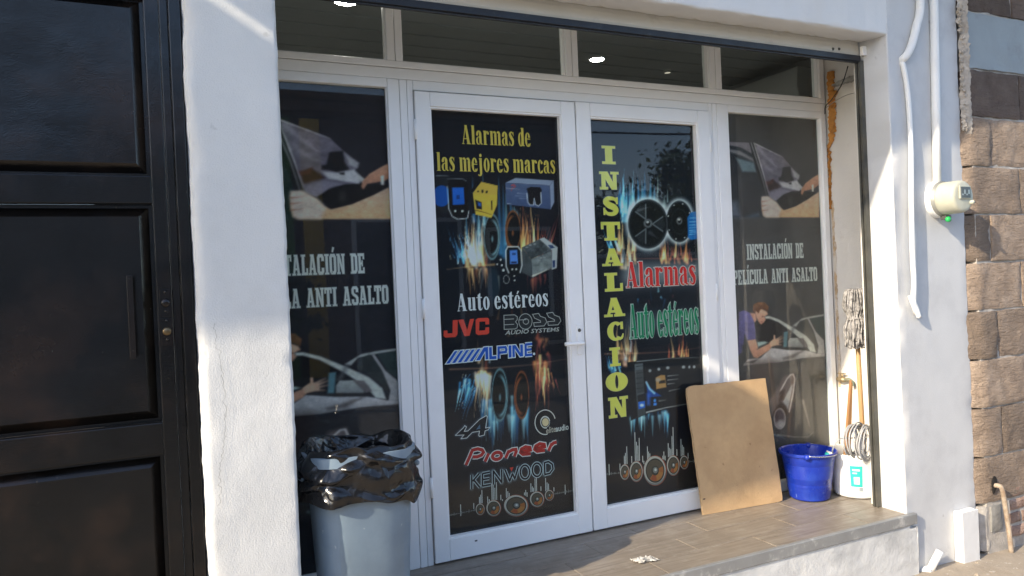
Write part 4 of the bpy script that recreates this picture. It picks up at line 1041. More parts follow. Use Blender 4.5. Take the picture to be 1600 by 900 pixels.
SERIF = {
 'A': (.60, [[(.045, 0), (.095, 0), (.285, 1), (.235, 1)], [(.205, 1), (.355, 1), (.545, 0), (.365, 0)], R_(.14, .26, .40, .31), foot(0, .17), foot(.32, .60)]),
 'l': (.29, [R_(.055, 0, .225, 1), [(.0, .985), (.06, 1), (.06, .93)], foot(.01, .27)]),
 'a': (.47, [R_(.235, .06, .395, .56), ring(.21, .55, .185, .20, .165, .055, -5, 165), blob(.095, .545, .075), ring(.175, .205, .165, .215, .12, .05, 80, 300), [(.24, .44), (.24, .37), (.17, .41), (.17, .42)], sw_([(.33, .08), (.40, .025), (.46, .06)], [.09, .06, .02])]),
 'r': (.43, [R_(.055, 0, .215, .75), [(.0, .735), (.06, .75), (.06, .68)], foot(.01, .275), sw_([(.205, .55), (.26, .69), (.34, .70)], [.03, .07, .10]), blob(.355, .625, .072)]),
 'm': (.82, [R_(.055, 0, .215, .75), [(.0, .735), (.06, .75), (.06, .68)], foot(.01, .26), R_(.325, 0, .485, .58), ring(.345, .57, .140, .19, .14, .075, 0, 150), foot(.29, .52), R_(.595, 0, .755, .58), ring(.615, .57, .140, .19, .14, .075, 0, 150), foot(.56, .80)]),
 's': (.38, S_),
 'd': (.47, [ring(.19, .37, .185, .385, .135, .05), R_(.255, .02, .415, 1), [(.20, .985), (.26, 1), (.26, .93)], [(.40, .0), (.47, .02), (.47, .05), (.40, .06)]]),
 'e': (.43, E_), 'é': (.43, E_+[[(.17, .83), (.22, .81), (.34, .98), (.24, 1.0)]]),
 'j': (.33, [R_(.085, -.05, .245, .75), [(.03, .735), (.09, .75), (.09, .68)], sw_([(.165, -.04), (.14, -.17), (.04, -.205), (-.03, -.15)], [.16, .12, .07, .05]), blob(.165, .90, .085)]),
 'o': (.43, [ring(.21, .375, .205, .39, .145, .05)]),
 'c': (.40, [ring(.20, .375, .195, .39, .145, .05, 42, 318), blob(.305, .60, .075), sw_([(.20, .005), (.32, .05), (.375, .19)], [.04, .06, .03])]),
 'u': (.53, [R_(.055, .16, .215, .75), [(.0, .735), (.06, .75), (.06, .68)], ring(.20, .17, .145, .185, .13, .06, 180, 325), R_(.315, .0, .475, .75), [(.26, .735), (.32, .75), (.32, .68)], [(.465, .0), (.53, .02), (.53, .05), (.465, .06)]]),
 't': (.36, [R_(.085, .12, .245, .86), [(.085, .86), (.245, .86), (.245, .98), (.20, .96)], R_(.0, .695, .345, .75), sw_([(.165, .14), (.19, .03), (.28, .03), (.345, .13)], [.16, .11, .06, .03])]),
 ' ': (.22, [])}
cw = .15
def C(pts, w=cw):
    P = [Vector(p) for p in pts]; n = len(P); L = []; R2 = []
    for i in range(n):
        d1 = (P[i]-P[max(i-1, 0)]); d2 = (P[min(i+1, n-1)]-P[i])
        d1 = d1.normalized() if d1.length else d2.normalized(); d2 = d2.normalized() if d2.length else d1
        t = (d1+d2).normalized(); nr = Vector((-t.y, t.x)); sc = 1/max(.5, abs(nr.dot(Vector((-d1.y, d1.x)))))
        L.append(tuple(P[i]+nr*w/2*sc)); R2.append(tuple(P[i]-nr*w/2*sc))
    return L+R2[::-1]
sl_ = lambda x0, x1, y0, h=.085: R_(x0, y0, x1, y0+h)
OO = [C([(.13, .07), (.075, .17), (.075, .83), (.13, .93), (.31, .93), (.365, .83), (.365, .17), (.31, .07), (.12, .07)])]
COLLEGE = {
 'I': (.28, [R_(.065, 0, .215, 1), sl_(0, .28, 0), sl_(0, .28, .915)]),
 'N': (.54, [R_(.05, 0, .17, 1), R_(.37, 0, .49, 1), [(.05, 1), (.19, 1), (.49, 0), (.36, 0)], sl_(0, .22, 0), sl_(0, .14, .915), sl_(.32, .54, .915)]),
 'S': (.44, [C([(.365, .70), (.365, .85), (.31, .93), (.13, .93), (.075, .85), (.075, .66), (.13, .57), (.31, .46), (.365, .37), (.365, .15), (.31, .07), (.13, .07), (.075, .15), (.075, .30)], .14)]),
 'T': (.46, [R_(.155, 0, .305, 1), R_(0, .87, .46, 1), R_(0, .70, .085, 1), R_(.375, .70, .46, 1), sl_(.08, .38, 0)]),
 'A': (.54, [[(.05, 0), (.16, 0), (.30, 1), (.19, 1)], [(.22, 1), (.35, 1), (.49, 0), (.35, 0)], R_(.15, .25, .38, .35), sl_(0, .21, 0), sl_(.30, .54, 0), sl_(.14, .34, .915)]),
 'L': (.42, [R_(.05, 0, .20, 1), R_(.05, 0, .42, .13), R_(.335, 0, .42, .32), sl_(0, .26, .915), sl_(0, .2, 0)]),
 'C': (.44, [C([(.365, .68), (.365, .83), (.31, .93), (.13, .93), (.075, .83), (.075, .17), (.13, .07), (.31, .07), (.365, .17), (.365, .32)])]),
 'O': (.44, OO), 'Ó': (.44, OO+[[(.18, 1.12), (.25, 1.10), (.34, 1.32), (.24, 1.34)]]),
 'Í': (.28, [R_(.065, 0, .215, 1), sl_(0, .28, 0), sl_(0, .28, .915), [(.10, 1.12), (.17, 1.10), (.26, 1.32), (.16, 1.34)]]),
 'D': (.46, [R_(.05, 0, .19, 1), C([(.05, .93), (.31, .93), (.385, .83), (.385, .17), (.31, .07), (.05, .07)], .145), sl_(0, .2, 0), sl_(0, .2, .915)]),
 'E': (.44, [R_(.05, 0, .19, 1), R_(.0, .87, .43, 1), R_(.05, .44, .32, .55), R_(.0, 0, .43, .13), R_(.345, 0, .43, .28), R_(.345, .72, .43, 1), R_(.25, .36, .32, .64)]),
 'P': (.45, [R_(.05, 0, .19, 1), C([(.05, .93), (.31, .93), (.375, .85), (.375, .58), (.31, .49), (.05, .49)], .14), sl_(0, .26, 0), sl_(0, .2, .915)]),
 'U': (.50, [C([(.12, 1), (.12, .17), (.175, .07), (.325, .07), (.38, .17), (.38, 1)], .14), sl_(.0, .22, .915), sl_(.29, .50, .915)]),
 ' ': (.30, [])}
def tw_(font, txt, gap): return sum(font[ch][0]+gap for ch in txt)-gap
def letters(ink, font, txt, x0, x1, zb, zt, c, gap=.035, grow=0.0):
    k = (x1-x0)/tw_(font, txt, gap); h = zt-zb; x = x0
    for ch in txt:
        ad, polys = font[ch]
        for p in polys:
            m = [(x+q[0]*k, zb+q[1]*h) for q in p]
            if grow: ink.strip(m, grow*2, c, True)
            ink.poly(m, c)
        x += (ad+gap)*k
def line(ink, font, txt, L, Rr, T, c, gap=.035, grow=0.0):
    a, b, t = at(*L, YP), at(*Rr, YP), at(*T, YP)
    zb = (a[2]+b[2])/2; letters(ink, font, txt, a[0], b[0], zb, zb+(t[2]-a[2]), c, gap, grow)
# heavy slab capitals for the upright word (unit boxes)
bar = lambda x0, x1, y0, y1: R_(x0, y0, x1, y1)
SLAB = {
 'I': [bar(.24, .76, 0, 1), bar(0, 1, 0, .13), bar(0, 1, .87, 1)],
 'N': [bar(.10, .30, 0, 1), bar(.70, .88, 0, 1), [(.08, 1), (.42, 1), (.88, 0), (.62, 0)], bar(0, .42, 0, .13), bar(0, .3, .87, 1), bar(.58, 1, .87, 1)],
 'S': [*swq([(.86, .74), (.70, .90), (.36, .92), (.18, .76), (.36, .58), (.70, .42), (.80, .24), (.60, .08), (.28, .10), (.10, .28)], [.10, .16, .22, .30, .34, .34, .28, .20, .16, .10]), bar(.82, .92, .62, .98), bar(.03, .13, .03, .40)],
 'T': [bar(.30, .70, 0, 1), bar(0, 1, .84, 1), bar(0, .12, .62, .9), bar(.88, 1, .62, .9), bar(.16, .84, 0, .12)],
 'A': [[(.12, 0), (.24, 0), (.56, 1), (.36, 1)], [(.34, 1), (.62, 1), (.92, 0), (.58, 0)], bar(.24, .70, .22, .34), bar(0, .40, 0, .12), bar(.48, 1, 0, .12)],
 'L': [bar(.14, .52, 0, 1), bar(0, .70, .87, 1), bar(0, 1, 0, .14), bar(.86, 1, 0, .42)],
 'C': [ring(.52, .5, .50, .51, .34, .14, 48, 312), bar(.82, .96, .60, .98), sw_([(.72, .06), (.88, .14), (.96, .34)], [.12, .12, .05])],
 'O': [ring(.5, .5, .5, .51, .42, .13)]}

YEL = (192, 163, 78); YEL2 = (190, 182, 86)
rnd = random.Random(3)
def flames(cv, n, xr, y0r, len_r, w_r, cols, a=(.25, .7), lean=0, rn=rnd):
    for k in range(n):
        x = rn.uniform(*xr); y = rn.uniform(*y0r); L = rn.uniform(*len_r); w = rn.uniform(*w_r); c = rn.choice(cols)
        pts = [(x, y)]; xx = x
        for q in range(1, 4):
            xx += rn.gauss(lean*L/3, abs(L)*.03+.3); pts.append((xx, y-L*q/3))
        cv.tongue(pts, w, c, min(1, 2.2*rn.uniform(*a)))
BL_ = [(20, 70, 120), (40, 110, 165), (70, 150, 195), (120, 190, 215), (25, 60, 100)]
OR_ = [(150, 90, 35), (190, 130, 60), (120, 50, 25), (205, 165, 100), (90, 40, 22)]
CRM = [(150, 130, 100), (190, 165, 125), (120, 90, 60), (170, 120, 70), (110, 130, 140)]
RED_ = [(110, 40, 30), (140, 60, 35), (80, 28, 26), (150, 90, 50)]
def speakers(ink, mp, lst, bars, wave, col=(168, 176, 182)):
    """loudspeaker row with level bars; mp maps crop coordinates to pixels"""
    for x, yb, h in bars: ink.pstrip(mp([(x, yb), (x-h*.02, yb-h)]), 1.25, col)
    rr = random.Random(len(lst)+wave[0][0])
    (xa, ya), (xb, yb), (xc, yc), (xd, yd) = wave
    for (x0, y0), (x1, y1) in (((xa, ya), (xb, yb)), ((xc, yc), (xd, yd))):
        n = int((x1-x0)/9)
        for k in range(n):
            t = k/max(1, n-1); x = x0+(x1-x0)*t; y = y0+(y1-y0)*t; h = abs(rr.gauss(0, 9))+3
            ink.pstrip(mp([(x, y+h*.6), (x, y-h)]), .65, (120, 128, 134))
        ink.pstrip(mp([(x0, y0), (x1, y1)]), .5, (90, 96, 102))
    for (cx, cy, rx, ry) in lst:
        ink.px(mp(ellp(cx, cy, rx*1.05, ry*1.06)), (120, 62, 46)); ink.px(mp(ellp(cx-rx*.03, cy+ry*.02, rx, ry)), (96, 102, 106))
        ink.px(mp(ellp(cx-rx*.04, cy-ry*.06, rx*.98, ry*.95)), (150, 152, 152)); ink.px(mp(ellp(cx, cy, rx*.85, ry*.86)), (40, 40, 40))
        ink.px(mp(ellp(cx, cy, rx*.76, ry*.76)), (66, 62, 56))
        ink.px(mp([(cx, cy)]+ellp(cx, cy, rx*.74, ry*.74, 16, 0, -25, 130)), (128, 80, 46)); ink.px(mp([(cx, cy)]+ellp(cx, cy, rx*.72, ry*.72, 10, 0, 10, 75)), (140, 96, 54)); ink.px(mp([(cx, cy)]+ellp(cx, cy, rx*.70, ry*.70, 10, 0, 80, 122)), (124, 66, 44))
        ink.px(mp(ellp(cx, cy, rx*.34, ry*.34)), (44, 44, 44)); ink.px(mp(ellp(cx+rx*.02, cy-ry*.03, rx*.22, ry*.22)), (96, 102, 106)); ink.px(mp(ellp(cx+rx*.03, cy-ry*.06, rx*.10, ry*.10, 14)), (165, 172, 175))
def cone(cv, cx, cy, rx, ry, hot, side):
    """one of the two tall loudspeakers in the flames"""
    cv.ell(cx, cy, rx*1.05, ry*1.04, (10, 11, 14), .06)
    cv.ell(cx, cy, rx*1.02, ry, hot, a=.75, ring=.10)
    cv.ell(cx+side*rx*.12, cy+ry*.05, rx*.74, ry*.72, hot, a=.85, ring=.26)
    cv.ell(cx-side*rx*.16, cy+ry*.02, rx*.74, ry*.76, (14, 15, 18), .10)
    cv.ell(cx+side*rx*.02, cy+ry*.10, rx*.13, ry*.14, hot, .5, .7)

# ================= left door
def left_door_poster():
    T = thing('alarm_poster', 'black vinyl poster with alarm remotes and audio logos on the left glass door', 'poster', (1.484, YP, .106))
    cv = Canvas(1.1445, 1.8235, .1025, 2.0595, .0042, base=(17, 20, 28))
    rn = random.Random(12)
    V = cv.V; U = cv.U
    # upper flames
    flames(cv, 26, (724, 760), (400, 418), (30, 85), (2.0, 5.0), CRM, (.2, .5), 0, rn); flames(cv, 16, (735, 760), (405, 418), (25, 60), (1.2, 3), OR_, (.3, .7), -.1, rn)
    flames(cv, 22, (712, 740), (395, 412), (15, 60), (1.2, 3), BL_, (.3, .7), -.25, rn)
    for x, y0, y1, w in ((738, 345, 268, 4), (754, 350, 270, 4.5), (779, 395, 264, 5), (786, 400, 280, 6), (790, 380, 300, 5), (747, 380, 320, 6), (728, 380, 330, 3.5), (797, 345, 300, 4), (803, 335, 322, 4)):
        cv.tongue([(x+3, y0), (x+1, (y0+y1)/2), (x, y1)], w, rn.choice(BL_[1:4]), .75)
    for x, y0, y1, w in ((748, 365, 330, 5), (756, 360, 335, 4), (801, 340, 322, 5), (808, 345, 325, 3)): cv.tongue([(x, y0), (x, y1)], w, (150, 180, 180), .5)
    flames(cv, 24, (814, 842), (385, 410), (35, 85), (1.5, 4), OR_, (.3, .75), .03, rn); flames(cv, 14, (836, 862), (380, 408), (15, 50), (.8, 2), RED_, (.25, .6), .25, rn)
    for k in range(16): x = rn.uniform(700, 735); y = rn.uniform(362, 412); cv.tongue([(x, y), (x-rn.uniform(2, 6), y-rn.uniform(4, 14))], .7, rn.choice([(170, 160, 130), (60, 120, 170)]), .8)
    cv.tongue([(772, 413.5), (740, 415.5), (698, 421)], 2.2, (150, 115, 65), .8, tip=.3)
    cone(cv, 769, 370, 12, 34.5, (120, 160, 175), 1); cone(cv, 801.5, 361, 11.5, 31, (150, 88, 48), -1)
    # mirror of the flames in the floor
    flames(cv, 16, (728, 762), (418, 422), (-45, -18), (1.5, 4), OR_+CRM, (.15, .38), 0, rn); flames(cv, 10, (822, 852), (425, 440), (-35, -12), (1.5, 4), RED_, (.15, .35), 0, rn)
    cv.ell(771, 445, 10, 27, (30, 50, 66), .2, .6); cv.tongue([(779, 432), (781, 458)], 1.6, (120, 120, 105), .5)
    flames(cv, 8, (730, 845), (462, 530), (20, 40), (1.5, 3), OR_, (.08, .22), 0, rn)
    # lower flames (mirrored picture)
    flames(cv, 20, (742, 768), (580, 590), (-75, -25), (1.8, 5), CRM, (.2, .5), 0, rn); flames(cv, 14, (742, 760), (576, 590), (-45, -15), (1, 3), OR_, (.3, .7), 0, rn)
    flames(cv, 20, (718, 745), (590, 612), (-55, -10), (1, 2.8), BL_, (.3, .65), .2, rn)
    for k in range(14): x = rn.uniform(715, 742); y = rn.uniform(585, 630); cv.tongue([(x, y), (x-rn.uniform(1, 6), y+rn.uniform(4, 12))], .7, rn.choice([(170, 160, 130), (60, 120, 170)]), .8)
    flames(cv, 26, (834, 858), (556, 590), (-70, -20), (1.2, 4), OR_+RED_, (.3, .65), .02, rn); flames(cv, 12, (845, 870), (575, 600), (-30, -8), (.8, 2), RED_, (.2, .5), -.2, rn)
    flames(cv, 12, (836, 856), (520, 562), (-30, 30), (2, 4), RED_, (.15, .4), 0, rn)
    flames(cv, 8, (745, 765), (548, 576), (10, 28), (2, 4), CRM+OR_, (.15, .4), 0, rn)
    cv.tongue([(703, 577), (770, 575), (830, 570), (892, 560)], 1.8, (120, 85, 60), .7, tip=.5)
    for k in range(34):
        x = rn.uniform(752, 826); y = rn.uniform(625, 655); cv.tongue([(x, y), (x+rn.gauss(0, 1), y+rn.uniform(25, 70))], rn.uniform(1.5, 5), rn.choice(BL_[:4]), rn.uniform(.35, .75))
    for x, y0, y1, w in ((766, 640, 676, 6), (795, 650, 680, 4), (818, 648, 690, 4.5), (800, 620, 660, 3), (772, 660, 690, 4)): cv.tongue([(x, y0), (x+1, y1)], w, (140, 195, 210), .65)
    cone(cv, 781, 617, 12, 40, (115, 160, 175), 1); cone(cv, 815, 617, 11, 36, (150, 84, 50), -1)
    # products at the top
    m2 = cmap(670, 265, 7.27)
    cv.poly(m2([(75, 70), (200, 65), (240, 90), (240, 470), (190, 500), (140, 480), (70, 420)]), (26, 30, 36)); cv.tongue(m2([(85, 72), (160, 66), (225, 75)]), .8, (90, 100, 110), .9, tip=1)
    cv.ell(*m2([(145, 300)])[0], 14, 16.5, (14, 70, 150), .05)
    cv.poly(m2([(215, 110), (400, 105), (440, 180), (452, 450), (420, 560), (300, 560), (235, 480)]), (14, 15, 19)); 
    cv.glow(m2([(215, 108), (380, 104), (425, 130)]), .7, (110, 118, 126), .7); cv.glow(m2([(210, 190), (225, 440), (265, 530), (330, 565), (440, 552), (455, 470)]), .8, (170, 176, 182), .9)
    cv.poly(m2([(265, 205), (395, 205), (405, 395), (272, 400)]), (30, 92, 190), c2=(22, 80, 170)); cv.poly(m2([(312, 290), (350, 288), (352, 335), (314, 338)]), (20, 55, 120))
    for x, y in ((300, 470), (382, 472)): cv.ell(*m2([(x, y)])[0], 1.8, 1.8, (170, 176, 180), .3)
    cv.poly(m2([(595, 140), (780, 185), (778, 300), (775, 400), (712, 550), (530, 510), (500, 270)]), (190, 160, 62), tex=.06)
    cv.poly(m2([(500, 270), (595, 140), (780, 185), (770, 290)]), (176, 150, 66)); cv.poly(m2([(540, 135), (590, 145), (500, 260), (475, 250)]), (16, 16, 18)); cv.poly(m2([(470, 255), (500, 270), (528, 500), (490, 500)]), (18, 18, 20))
    cv.poly(m2([(525, 340), (600, 370), (605, 455), (540, 445)]), (24, 26, 30)); cv.poly(m2([(558, 370), (592, 382), (594, 418), (562, 412)]), (40, 86, 170))
    for x, y in ((560, 250), (610, 255), (655, 262), (610, 238), (660, 248)): cv.ell(*m2([(x, y)])[0], 1.6, 1.3, (30, 28, 22), .3)
    cv.poly(m2([(705, 355), (722, 350), (722, 455), (708, 458)]), (40, 34, 22))
    cv.glow(m2([(590, 190), (720, 215)]), .6, (0, 0, 0), 0); cv.tongue(m2([(530, 462), (630, 485), (712, 512)]), .8, (60, 50, 25), .9, mode='n', tip=1)
    cv.poly(m2([(870, 150), (985, 95), (1418, 125), (1375, 180)]), (120, 132, 158)); cv.poly(m2([(870, 150), (1375, 180), (1385, 450), (880, 395)]), (70, 84, 118), c2=(56, 72, 110), tex=.08); cv.poly(m2([(1375, 180), (1418, 125), (1425, 370), (1385, 450)]), (120, 134, 164))
    cv.tongue(m2([(940, 180), (965, 172), (985, 190), (945, 212), (938, 240)]), 1.0, (190, 60, 50), .9, mode='n', tip=1)
    for x0, y0, x1, y1, c in ((880, 210, 1030, 225, (150, 150, 160)), (1005, 270, 1095, 275, (140, 150, 170)), (985, 300, 1110, 305, (110, 122, 150)), (1030, 325, 1105, 330, (110, 122, 150)), (895, 385, 935, 390, (150, 160, 170))): cv.tongue(m2([(x0, y0), (x1, y1)]), .7, c, .8, mode='n', tip=1)
    cv.poly(m2([(1110, 215), (1160, 195), (1265, 200), (1285, 230), (1270, 300), (1282, 380), (1250, 412), (1215, 400), (1195, 320), (1190, 400), (1150, 400), (1128, 370), (1130, 290)]), (16, 17, 22)); cv.glow(m2([(1112, 270), (1125, 370), (1150, 402), (1190, 402), (1197, 330), (1210, 395), (1245, 414), (1280, 380), (1272, 260)]), .8, (170, 176, 186), .8)
    # lower remote and battery-like box
    m3 = cmap(680, 350, 7.27)
    cv.poly(m3([(985, 265), (1190, 170), (1320, 300), (1090, 400)]), (62, 68, 74), tex=.5, seed=4); cv.poly(m3([(1090, 400), (1320, 305), (1325, 490), (1105, 610)]), (88, 96, 102), c2=(120, 128, 132), tex=.3); cv.poly(m3([(985, 265), (1090, 400), (1105, 610), (985, 550)]), (60, 66, 72), tex=.2)
    cv.poly(m3([(1185, 170), (1235, 152), (1390, 265), (1380, 500), (1325, 520), (1325, 300)]), (150, 158, 166)); cv.poly(m3([(1280, 235), (1330, 240), (1360, 270), (1310, 280)]), (30, 50, 90)); cv.poly(m3([(1332, 415), (1362, 410), (1362, 490), (1335, 495)]), (30, 50, 90)); cv.tongue(m3([(1105, 590), (1325, 500)]), 1.0, (170, 160, 140), .9, tip=1)
    for x, y in ((1040, 265), (1080, 240), (1130, 228), (1200, 385), (1240, 380), (1180, 410)): cv.ell(*m3([(x, y)])[0], 2.2, 1.2, (130, 136, 142), .4, .8)
    cv.poly(m3([(810, 265), (960, 265), (985, 320), (985, 500), (940, 600), (860, 600), (805, 500)]), (16, 18, 22)); cv.glow(m3([(835, 555), (805, 480), (803, 300), (825, 258), (940, 258), (975, 300), (985, 470), (965, 550)]), 1.1, (170, 178, 184), .95)
    cv.poly(m3([(845, 300), (930, 295), (940, 450), (850, 455)]), (70, 118, 200)); cv.poly(m3([(875, 330), (915, 330), (915, 350), (875, 350)]), (30, 50, 95)); cv.poly(m3([(862, 425), (925, 425), (928, 445), (864, 447)]), (26, 40, 80))
    for x, y, r in ((875, 515, 1.4), (920, 515, 1.4), (705, 457, 1.3), (757, 468, 1.4), (743, 405, 1.6), (775, 525, 2.0), (897, 590, 1.2), (903, 640, 1.3)): cv.ell(*m3([(x, y)])[0], r, r, (176, 182, 186), .3)
    cv.glow([(p[0], p[1]) for p in ellp(*m3([(808, 630)])[0], 4.6, 6.4, 16)], .55, (140, 145, 148), .8, closed=True)
    # band at the bottom and halos of the logos
    m6 = cmap(690, 640, 6.924)
    cv.poly([(700, 758), (880, 735), (905, 735), (905, 800), (700, 845)], (44, 40, 38), soft=14, a=.8)
    KW = [[(325, 705), (325, 860)], [(405, 690), (335, 775)], [(348, 762), (412, 840)], [(440, 690), (440, 828)], [(440, 692), (520, 676)], [(440, 757), (515, 745)], [(440, 826), (530, 810)], [(560, 810), (558, 662)], [(558, 662), (650, 790)], [(650, 790), (648, 645)], [(685, 650), (735, 775)], [(735, 775), (765, 690)], [(765, 690), (790, 750)], [(790, 750), (830, 615)], ellp(900, 675, 50, 74, 24)+[(950, 675)], ellp(1030, 650, 50, 72, 24)+[(1080, 650)], [(1110, 572), (1115, 704)], [(1108, 574), (1155, 562), (1195, 590), (1203, 640), (1170, 688), (1112, 703)]]
    for s_ in KW: cv.glow(m6(s_), 3.0, (120, 150, 170), .40)
    PI = [[(262, 600), (300, 515), (332, 438)], [(325, 440), (390, 424), (438, 436), (452, 462), (430, 492), (385, 510), (335, 512)], [(468, 562), (508, 474)], ellp(598, 500, 50, 37, 22, -.3)+[(646, 485)], [(690, 525), (728, 440)], [(722, 458), (765, 434), (802, 430), (806, 452), (785, 506)], [(858, 458), (960, 436), (955, 410), (905, 402), (862, 426), (852, 462), (880, 484), (962, 476)], [(1012, 425), (1114, 400), (1110, 376), (1060, 368), (1016, 394), (1005, 428), (1034, 450), (1116, 440)], [(1155, 446), (1192, 362)], [(1186, 384), (1210, 360), (1242, 352)]]
    for s_ in PI: cv.glow(m6(s_), 3.6, (120, 140, 160), .35)
    ARW = [(155, 275), (240, 195), (250, 178), (264, 188), (256, 205), (238, 238), (285, 234), (410, 110), (480, 70), (490, 76), (470, 203), (516, 194), (500, 215), (466, 226), (458, 272), (410, 285), (404, 277), (414, 228), (330, 242), (270, 303), (215, 311), (247, 270)]
    cv.glow(m6(ARW), 2.6, (120, 140, 160), .5, closed=True)
    art = cv.build('printed_picture', T)
    # crisp print
    k = Ink(); line(k, SERIF, 'Alarmas de', (722, 224.5), (829.5, 229.5), (723, 195), YEL); k.build('lettering', T)['label'] = 'yellow heading, upper line'
    k = Ink(); line(k, SERIF, 'las mejores marcas', (682.5, 266), (867.5, 272), (682, 237), YEL); k.build('lettering', T)['label'] = 'yellow heading, lower line'
    k = Ink(); line(k, SERIF, 'Auto estéreos', (714.5, 486.5), (856.5, 478), (717, 459), (192, 200, 208)); k.build('lettering', T)['label'] = 'white heading'
    m4 = cmap(680, 450, 6.923)
    k = Ink(); RD = (196, 62, 52)
    k.px(m4([(190, 348), (243, 345), (240, 500), (218, 530), (108, 536), (90, 518), (92, 462), (130, 459), (132, 492), (186, 489)]), RD); k.px(m4([(248, 345), (306, 340), (345, 455), (376, 337), (420, 333), (370, 516), (315, 521)]), RD)
    k.px(m4([(436, 345), (462, 326), (565, 322), (582, 337), (582, 392), (543, 395), (540, 360), (477, 365), (474, 462), (540, 457), (543, 427), (582, 424), (582, 486), (560, 501), (465, 509), (438, 492)]), RD); k.build('logo', T)['label'] = 'red three letter logo'
    k = Ink(); LG = (140, 146, 152); DK = (34, 38, 44)
    shapes = [[(742, 295), (858, 290), (888, 312), (885, 345), (868, 365), (890, 395), (885, 430), (860, 443), (745, 447)]]
    sA = [(1052, 285), (1118, 275), (1136, 305), (1190, 325), (1206, 368), (1176, 410), (1070, 416), (1064, 376), (1140, 370), (1136, 354), (1074, 326)]
    shapes += [sA, [(x+152, y-12) for x, y in sA], ellp(975, 362, 72, 84, 28)]
    for q in shapes: k.px(m4(q), DK); k.pstrip(m4(q), 1.15, LG, True)
    for a, b in (((742, 340), (850, 334)), ((745, 398), (852, 392)), ((902, 346), (985, 342))): k.pstrip(m4([a, b]), 1.1, LG)
    k.pstrip(m4(ellp(980, 362, 30, 30, 16)), 1.1, LG, True); k.build('logo', T)['label'] = 'outlined grey logo'
    def sans(txt, quad, c, name='lettering', bold=.0, ital=0):
        """built-in font fitted into a pixel quad (BL, BR, TR, TL)"""
        cu = bpy.data.curves.new('t', 'FONT'); cu.body = txt; cu.offset = bold; cu.shear = ital; cu.resolution_u = 2
        ob = bpy.data.objects.new('t', cu); COL.objects.link(ob); me = ob.to_mesh()
        vs = [v.co.copy() for v in me.vertices]; fs = [tuple(p.vertices) for p in me.polygons]; ob.to_mesh_clear(); bpy.data.objects.remove(ob); bpy.data.curves.remove(cu)
        x0, x1 = min(v.x for v in vs), max(v.x for v in vs); y0, y1 = min(v.y for v in vs), max(v.y for v in vs); out = Ink(y=YP-.0016)
        for v in vs:
            a, b = (v.x-x0)/(x1-x0), (v.y-y0)/(y1-y0); p = [quad[0][i]*(1-a)*(1-b)+quad[1][i]*a*(1-b)+quad[2][i]*a*b+quad[3][i]*(1-a)*b for i in (0, 1)]
            q = at(*p, YP); out.v.append((q[0], out.y, q[2])); out.c.append(to_alb(c))
        out.f = fs; return out.build(name, T)
    sans('AUDIO SYSTEMS', m4([(752, 508), (1345, 468), (1340, 424), (756, 460)]), (150, 156, 162), bold=.012, ital=.2)['label'] = 'small grey capitals'
    k = Ink(); WH = (176, 190, 208); BU = (28, 74, 168); parts = []
    for i in range(5): dx, dy = i*62, -i*6; parts.append([(118+dx, 818+dy), (154+dx, 815+dy), (242+dx, 680+dy*.9), (210+dx, 683+dy*.9)])
    parts += [[(440, 782), (524, 642), (570, 637), (574, 770), (544, 773), (540, 682), (482, 780)], [(580, 640), (610, 638), (613, 738), (660, 734), (662, 767), (584, 772)], [(792, 622), (822, 620), (824, 750), (795, 753)], [(832, 620), (868, 617), (920, 700), (918, 612), (946, 610), (949, 738), (916, 742), (858, 655), (861, 746), (835, 748)]]
    strokes = [[(684, 764), (684, 645), (758, 640), (768, 664), (762, 692), (686, 700)], [(970, 612), (1046, 604)], [(970, 670), (1040, 663)], [(970, 728), (1048, 720)], [(976, 606), (979, 738)]]
    for q in parts: k.pstrip(m4(q), 3.0, WH, True); k.px(m4(q), WH)
    for q in strokes: k.pstrip(m4(q), 6.8, WH)
    k.px(m4(ellp(1068, 712, 13, 14, 12)), WH)
    k.y -= .0002
    for q in parts: k.px(m4(q), BU)
    for q in strokes: k.pstrip(m4(q), 3.9, BU)
    k.build('logo', T)['label'] = 'blue logo with slanted stripes and white outline'
    k = Ink(); k.pstrip(m6(ARW), 2.0, (176, 186, 196), True); k.y -= .0002; k.px(m6(ARW), (16, 20, 28)); k.px(m6([(372, 216), (414, 158), (418, 206)]), (60, 90, 120)); k.build('logo', T)['label'] = 'black arrow shaped logo'
    k = Ink(); arc = ellp(1120, 136, 80, 98, 26, 0, 75, 345)
    k.pstrip(m6(arc), 11.5, (176, 182, 186)); k.y -= .0002; k.pstrip(m6(arc), 8.6, (22, 24, 28)); k.px(m6(ellp(1120, 138, 50, 58)), (150, 156, 160)); k.px(m6(ellp(1120, 138, 44, 52)), (30, 34, 40)); k.px(m6(ellp(1122, 136, 36, 44)), (176, 166, 136)); k.build('logo', T)['label'] = 'ring shaped logo with a tan dot'
    sans('elite', m6([(1130, 262), (1235, 238), (1235, 172), (1130, 190)]), (150, 150, 145), bold=.01); sans('audio', m6([(1232, 240), (1376, 216), (1370, 150), (1232, 175)]), (170, 180, 186), bold=.015)
    k = Ink()
    for s_ in PI: k.pstrip(m6(s_), 8.0, (186, 190, 196))
    k.y -= .0003
    for s_ in PI: k.pstrip(m6(s_), 5.3, (146, 36, 34))
    k.build('logo', T)['label'] = 'red slanted logo with white outline'
    k = Ink()
    for s_ in KW: k.pstrip(m6(s_), 5.0, (150, 172, 188))
    k.y -= .0003
    for s_ in KW: k.pstrip(m6(s_), 2.9, (12, 18, 26))
    k.px(m6([(735, 628), (776, 621), (755, 668)]), (176, 52, 44)); k.build('logo', T)['label'] = 'dark capitals with pale outline and a red triangle'
    k = Ink(); m7 = cmap(690, 740, 7.27)
